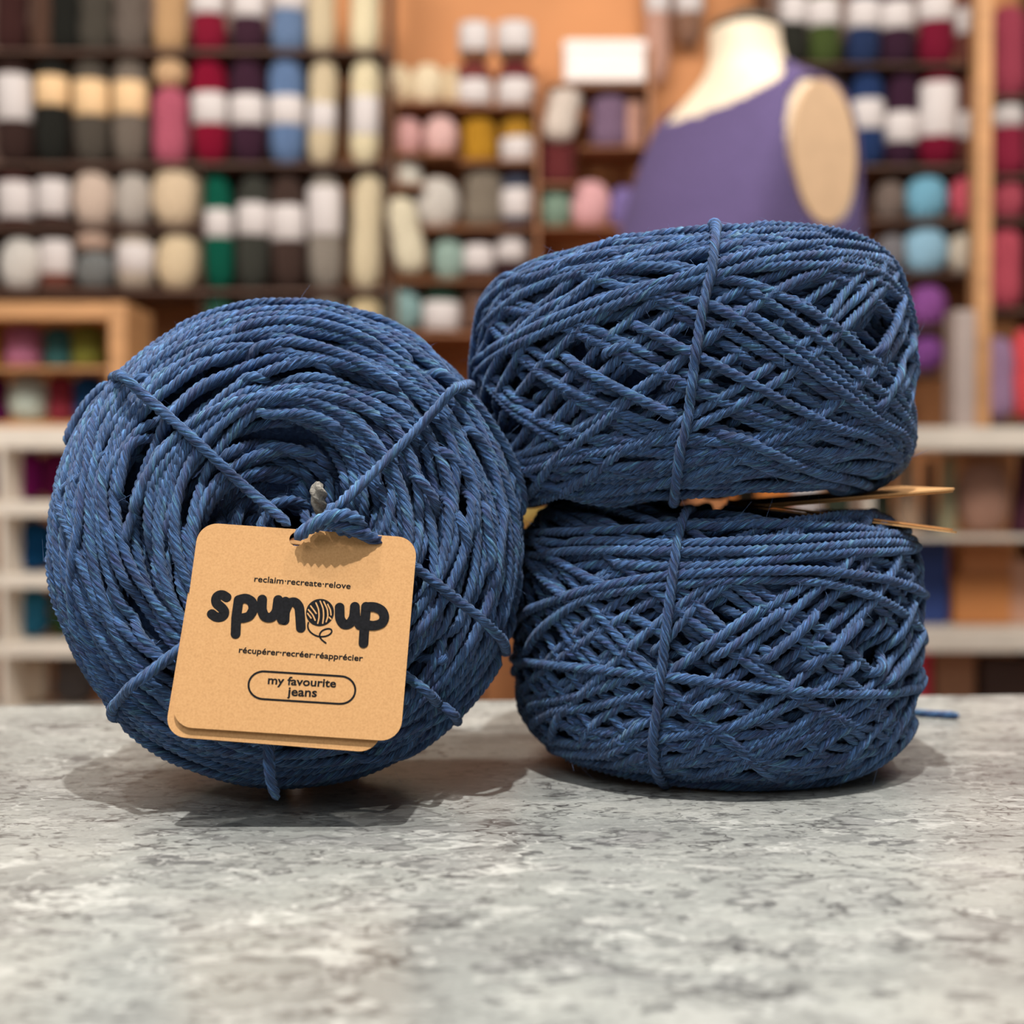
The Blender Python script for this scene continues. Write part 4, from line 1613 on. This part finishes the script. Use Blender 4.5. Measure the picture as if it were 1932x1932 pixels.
# --- display stand in the middle
row('on top tier of middle stand', 189, [
    (752, 58, 78, (252, 230, 194), 'cream', 'ball', None), (806, 62, 80, (254, 234, 200), 'pale cream', 'ball', None), (852, 40, 74, (240, 214, 176), 'ivory', 'ball', None)], depth=2.48, group=G)
row('under the round labels of middle stand', 197, [
    (895, 66, 92, (128, 60, 56), 'brick', 'hank', (142, 188)), (972, 68, 92, (116, 46, 48), 'maroon', 'hank', (140, 190))], depth=2.48, group=G)
for (u_, w_, c_, n_) in ((896, 60, (150, 104, 74), 'left'), (971, 68, (128, 96, 76), 'right')):
    item(u_, w_, 105, 82, c_, 'brown', 'hank', (32, 86), 2.48, '%s one of two brown yarn hanks standing highest on middle stand' % n_, G)
item(1138, 152, 156, 76, (232, 220, 216), 'white', 'box', None, 2.47, 'white lidded box on the right top tier of middle stand')
row('on second tier of middle stand', 286, [
    (768, 60, 74, (232, 178, 176), 'rose pink', 'ball', None), (832, 64, 78, (248, 202, 198), 'pale pink', 'ball', None)], depth=2.48, group=G)
row('on mustard tier of middle stand', 301, [
    (906, 64, 92, (196, 142, 40), 'mustard', 'hank', None), (978, 66, 92, (186, 136, 44), 'dark mustard', 'hank', (252, 296))], depth=2.48, group=G)
item(1048, 62, 262, 112, (236, 220, 208), 'white', 'hank', None, 2.46, 'white yarn hank leaning above the maroon hank on middle stand', G, tilt=0.22)
item(1050, 74, 344, 96, (112, 48, 50), 'maroon', 'hank', None, 2.49, 'maroon yarn hank below the white leaning hank on middle stand', G)
item(1150, 72, 274, 110, (134, 108, 134), 'mauve', 'hank', None, 2.48, 'mauve yarn hank under the white box on middle stand', G)
item(1196, 40, 274, 100, (214, 164, 146), 'salmon', 'hank', None, 2.48, 'narrow salmon yarn hank beside the mauve hank on middle stand', G)
item(766, 60, 346, 56, (234, 230, 218), 'off white', 'hank', None, 2.48, 'off-white yarn hank below the pink balls on middle stand', G)
row('on wide tier of middle stand', 426, [
    (826, 84, 98, (222, 214, 206), 'pale grey', 'ball', None), (910, 76, 118, (138, 126, 112), 'stone', 'hank', None), (976, 62, 110, (70, 74, 92), 'slate', 'hank', (350, 404)),
    (1046, 66, 86, (142, 168, 150), 'sage', 'ball', None), (1112, 76, 92, (246, 186, 190), 'pink', 'ball', None), (1174, 54, 82, (136, 118, 178), 'lavender', 'ball', None)], depth=2.48, group=G)
row('on fourth tier of middle stand', 526, [
    (782, 62, 150, (240, 228, 200), 'cream', 'hank', None, {'tilt': -0.22, 'vb': 520, 'depth': 2.43}), (846, 62, 88, (166, 192, 182), 'mint', 'ball', None),
    (902, 58, 86, (72, 46, 44), 'dark brown', 'hank', (458, 506)), (964, 60, 86, (62, 38, 40), 'dark maroon', 'hank', (440, 488))], depth=2.48, group=G)
row('on lowest tier of middle stand', 626, [
    (756, 82, 96, (156, 192, 192), 'aqua', 'ball', None), (832, 70, 94, (44, 74, 60), 'dark green', 'hank', (566, 620)), (900, 60, 90, (120, 90, 76), 'brown', 'hank', None)], depth=2.48, group=G)
for (u_, w_, v_, h_, c_, n_) in ((1240, 46, 160, 240, (212, 164, 146), 'tall salmon yarn hank hanging right of the white box'),
                                 (1300, 52, 90, 200, (150, 112, 92), 'brown yarn hank hanging left of the mannequin neck')):
    item(u_, w_, v_, h_, c_, '', 'hank', (-20, 30), 2.582, n_, G)
# --- right rack
row('in top row of right rack', 118, [
    (1490, 60, 150, (44, 44, 38), 'charcoal', 'hank', (-12, 38)), (1556, 60, 150, (72, 86, 42), 'olive', 'hank', (-8, 42)), (1626, 62, 150, (38, 54, 92), 'navy', 'hank', (-6, 46)),
    (1694, 64, 150, (58, 30, 50), 'plum', 'hank', (-2, 48)), (1766, 68, 150, (124, 18, 48), 'crimson', 'hank', (-14, 34)), (1826, 50, 150, (118, 66, 58), 'brown', 'hank', (8, 56))], group=G)
row('in second row of right rack', 310, [
    (1560, 60, 180, (50, 40, 36), 'charcoal', 'hank', None), (1636, 64, 184, (36, 58, 104), 'navy', 'hank', (184, 240)), (1698, 62, 184, (60, 30, 52), 'plum', 'hank', (208, 264)),
    (1768, 74, 184, (122, 12, 46), 'crimson', 'hank', (154, 254)), (1830, 50, 184, (108, 60, 52), 'brown', 'hank', (206, 256))], group=G)
row('in upper row at far right edge', 180, [(1902, 66, 180, (178, 74, 94), 'rose', 'hank', None), (1958, 44, 170, (120, 40, 60), 'wine', 'hank', None)], group=G)
row('in second row at far right edge', 329, [(1900, 66, 138, (160, 44, 72), 'raspberry', 'hank', (196, 236)), (1956, 44, 130, (130, 60, 70), 'dusky red', 'hank', None)], group=G)
row('in third row of right rack', 412, [
    (1678, 60, 76, (128, 112, 104), 'grey brown', 'ball', None), (1744, 80, 86, (128, 188, 216), 'light blue', 'ball', None),
    (1828, 76, 88, (222, 96, 114), 'coral', 'ball', None), (1900, 66, 84, (200, 88, 106), 'dusky coral', 'ball', None)], group=G)
row('in fourth row of right rack', 513, [
    (1680, 58, 76, (132, 128, 132), 'grey', 'ball', None), (1744, 86, 90, (158, 202, 228), 'pale blue', 'ball', None), (1822, 74, 78, (226, 212, 194), 'cream', 'ball', None)], group=G)
item(1892, 70, 582, 160, (214, 92, 110), 'pink', 'hank', None, 2.45, 'long coral pink yarn hank standing at the far right edge', G)
row('in fifth row of right rack', 615, [(1690, 52, 70, (110, 80, 90), 'dusky mauve', 'ball', None), (1748, 72, 80, (152, 86, 162), 'violet', 'ball', None)], group=G)
row('in lowest row of right rack', 701, [(1690, 52, 66, (100, 70, 80), 'dull plum', 'ball', None), (1746, 66, 72, (138, 78, 154), 'violet', 'ball', None)], group=G)
row('above the white shelf at far right', 794, [(1880, 64, 160, (190, 154, 192), 'lilac', 'hank', None), (1936, 52, 176, (246, 92, 98), 'coral red', 'hank', None)], depth=2.45, group=G)
row('under the white shelf at right', 1012, [
    (1660, 50, 150, (52, 58, 48), 'dark green', 'cone', None), (1712, 52, 146, (196, 166, 142), 'beige', 'cone', None), (1752, 30, 140, (70, 60, 56), 'dark grey', 'cone', None),
    (1786, 38, 146, (166, 160, 130), 'khaki', 'cone', None), (1856, 100, 138, (184, 142, 124), 'mauve brown', 'ball', None), (1930, 50, 140, (84, 44, 60), 'plum', 'cone', None)], depth=2.33, group='yarn on the white shelf at right')
item(1742, 80, 1189, 160, (34, 60, 124), 'blue', 'box', None, 2.34, 'tall dark blue box on the white shelf at right')
item(1842, 110, 1189, 88, (192, 126, 72), 'tan', 'box', None, 2.34, 'tan box on the white shelf, under a smaller tan box')
item(1850, 96, 1101, 62, (186, 122, 74), 'tan', 'box', None, 2.34, 'smaller tan box stacked on the tan box at right')
item(1930, 70, 1189, 120, (196, 150, 126), 'pale brown', 'box', None, 2.34, 'pale brown box at the far right end of white shelf')
item(1722, 60, 1394, 150, (214, 60, 84), 'red', 'box', None, 2.34, 'pinkish red box under the right white shelves, partly hidden by yarn')
item(1794, 76, 1394, 150, (156, 112, 84), 'brown', 'box', None, 2.34, 'brown box under the right white shelves beside dark one')
item(1890, 96, 1394, 130, (66, 44, 38), 'dark brown', 'box', None, 2.34, 'dark brown box at lower right edge under the white shelves')
# --- on the display table, seen through the gap between the stacked cakes
row('on the display table behind the stack', 1003, [
    (985, 90, 100, (255, 232, 140), 'bright yellow', 'ball', None), (1110, 90, 90, (190, 150, 120), 'tan', 'ball', None), (1430, 120, 100, (250, 156, 80), 'bright orange', 'ball', None),
    (1520, 60, 95, (240, 236, 240), 'white', 'ball', None), (1260, 90, 90, (140, 100, 80), 'brown', 'ball', None)], depth=2.22, group='yarn balls on the display table')
row('at far end of the display table', 1003, [(1580, 50, 90, (70, 80, 66), 'dark sage', 'ball', None)], depth=2.2, group='yarn balls on the display table')


# ---------------------------------------------------------------- dress form in a purple knitted top
def make_mannequin():
    MY = 1.78
    ax = at(1408, 920, MY)
    rz = math.radians(-40)
    ztop = float(at(1402, 62, MY)[2])
    root = empty('dress_form', (ax[0], MY, FLOOR_Z))
    tag(root, 'cream dress form wearing a sleeveless purple knitted top', 'mannequin')
    z0 = ztop - FLOOR_Z
    # local frame: f = forward (to the left and to the camera), l = its side turned to the camera
    yw = math.radians(35)
    f = np.array([-math.cos(yw), -math.sin(yw), 0])
    l = np.array([math.sin(yw), -math.cos(yw), 0])
    st = np.array([  # dz, half width, half depth, forward offset
        (0.000, .046, .048, .006), (-.020, .046, .049, .004), (-.045, .050, .053, .000), (-.062, .064, .059, -.002), (-.080, .098, .066, -.004),
        (-.100, .138, .074, -.004), (-.120, .165, .082, -.002), (-.145, .180, .090, .000), (-.180, .188, .102, .004), (-.240, .186, .122, .012),
        (-.310, .178, .142, .020), (-.360, .168, .145, .022), (-.430, .150, .125, .012), (-.520, .130, .104, .004), (-.580, .124, .100, .0),
        (-.680, .150, .120, -.004), (-.780, .172, .135, -.008), (-.860, .170, .132, -.008)])
    zz = st[:, 0][::-1]

    def sec(dz):
        return [float(np.interp(dz, zz, st[:, k][::-1])) for k in (1, 2, 3)]
    NZ, NA = 150, 144
    dzs = np.linspace(0, -0.60, NZ)
    S = np.array([sec(d) for d in dzs])
    S = gsm(S, 1.5)
    ang = 2 * np.pi * np.arange(NA) / NA
    ARM = 0.140

    def shell(off):
        P = np.zeros((NZ, NA, 3))
        e = 2 / 2.25
        for i in range(NZ):
            a, b, o = S[i]
            ca, sa = np.cos(ang), np.sin(ang)
            x = (a + off) * np.sign(ca) * np.abs(ca) ** e      # sideways
            y = (b + off) * np.sign(sa) * np.abs(sa) ** e + o  # forward
            x = x / (1 + (np.abs(x) / (ARM + off)) ** 8) ** 0.125
            P[i] = x[:, None] * l + y[:, None] * f + np.array([0, 0, z0 + dzs[i]])
        return P
    loc = lambda P: P.reshape(-1, 3)

    def faces(mask):
        F = []
        for i in range(NZ - 1):
            for j in range(NA):
                if mask is None or mask(i, j):
                    j2 = (j + 1) % NA
                    F.append((i * NA + j, (i + 1) * NA + j, (i + 1) * NA + j2, i * NA + j2))
        return np.array(F)
    body = mesh_np('body', loc(shell(0.0)), faces(None))
    link('body', body, root, M_CREAM)

    def worn(i, j):
        d = 0.5 * (dzs[i] + dzs[i + 1])
        a, b, o = S[i]
        sa = math.sin(ang[j] + math.pi / NA)
        ca = math.cos(ang[j] + math.pi / NA)
        neck = -0.056 - 0.075 * max(sa, 0) ** 1.2 - 0.012 * max(-sa, 0)
        if d > neck:
            return False
        e = 2 / 2.25
        fy = (b * math.copysign(abs(sa) ** e, sa) + o)
        if abs(ca) > 0.35 and ((fy - 0.004) / 0.066) ** 2 + ((d + 0.195) / 0.100) ** 2 < 1:
            return False
        return True
    gm = mesh_np('knitted_top', loc(shell(0.005)), faces(worn))
    g = link('knitted_top', gm, root, M_KNIT)
    so = g.modifiers.new('thickness', 'SOLIDIFY')
    so.thickness = 0.004
    # armhole plates
    for sgn in (1, -1):
        mb = MB()
        n = 40
        ring0, ring1 = [], []
        for k in range(n):
            a = 2 * math.pi * k / n
            c = np.array([0, 0, z0 - 0.195]) + f * (0.004 + 0.060 * math.cos(a)) + np.array([0, 0, 0.093 * math.sin(a)])
            ring0.append(c + l * sgn * (ARM - 0.004))
            ring1.append(c + l * sgn * (ARM + 0.004))
        mb.poly(ring1)
        mb.poly(ring0[::-1])
        for k in range(n):
            mb.poly([ring0[k], ring0[(k + 1) % n], ring1[(k + 1) % n], ring1[k]])
        mb.build('armhole_plate', M_ARM, root, smooth=False)
    # neck cap with finial
    MB().lathe([(0.044, 0), (0.048, 0.004), (0.046, 0.012), (0.030, 0.020), (0.012, 0.024), (0.010, 0.03)], 36, c=(f[0] * 0.006, f[1] * 0.006, z0 - 0.001)).build('neck_cap', M_BLACK, root, smooth=True)
    # stand
    MB().lathe([(0.016, 0.03), (0.016, z0 - 0.59)], 20).build('pole', M_BLACK, root, smooth=True)
    MB().lathe([(0.19, 0), (0.19, 0.012), (0.05, 0.03), (0.02, 0.05)], 40).build('base', M_BLACK, root, smooth=True)
    bt = shell(0.0)[-1]
    MB().poly([p for p in bt]).build('body_underside', M_CREAM, root)


make_mannequin()
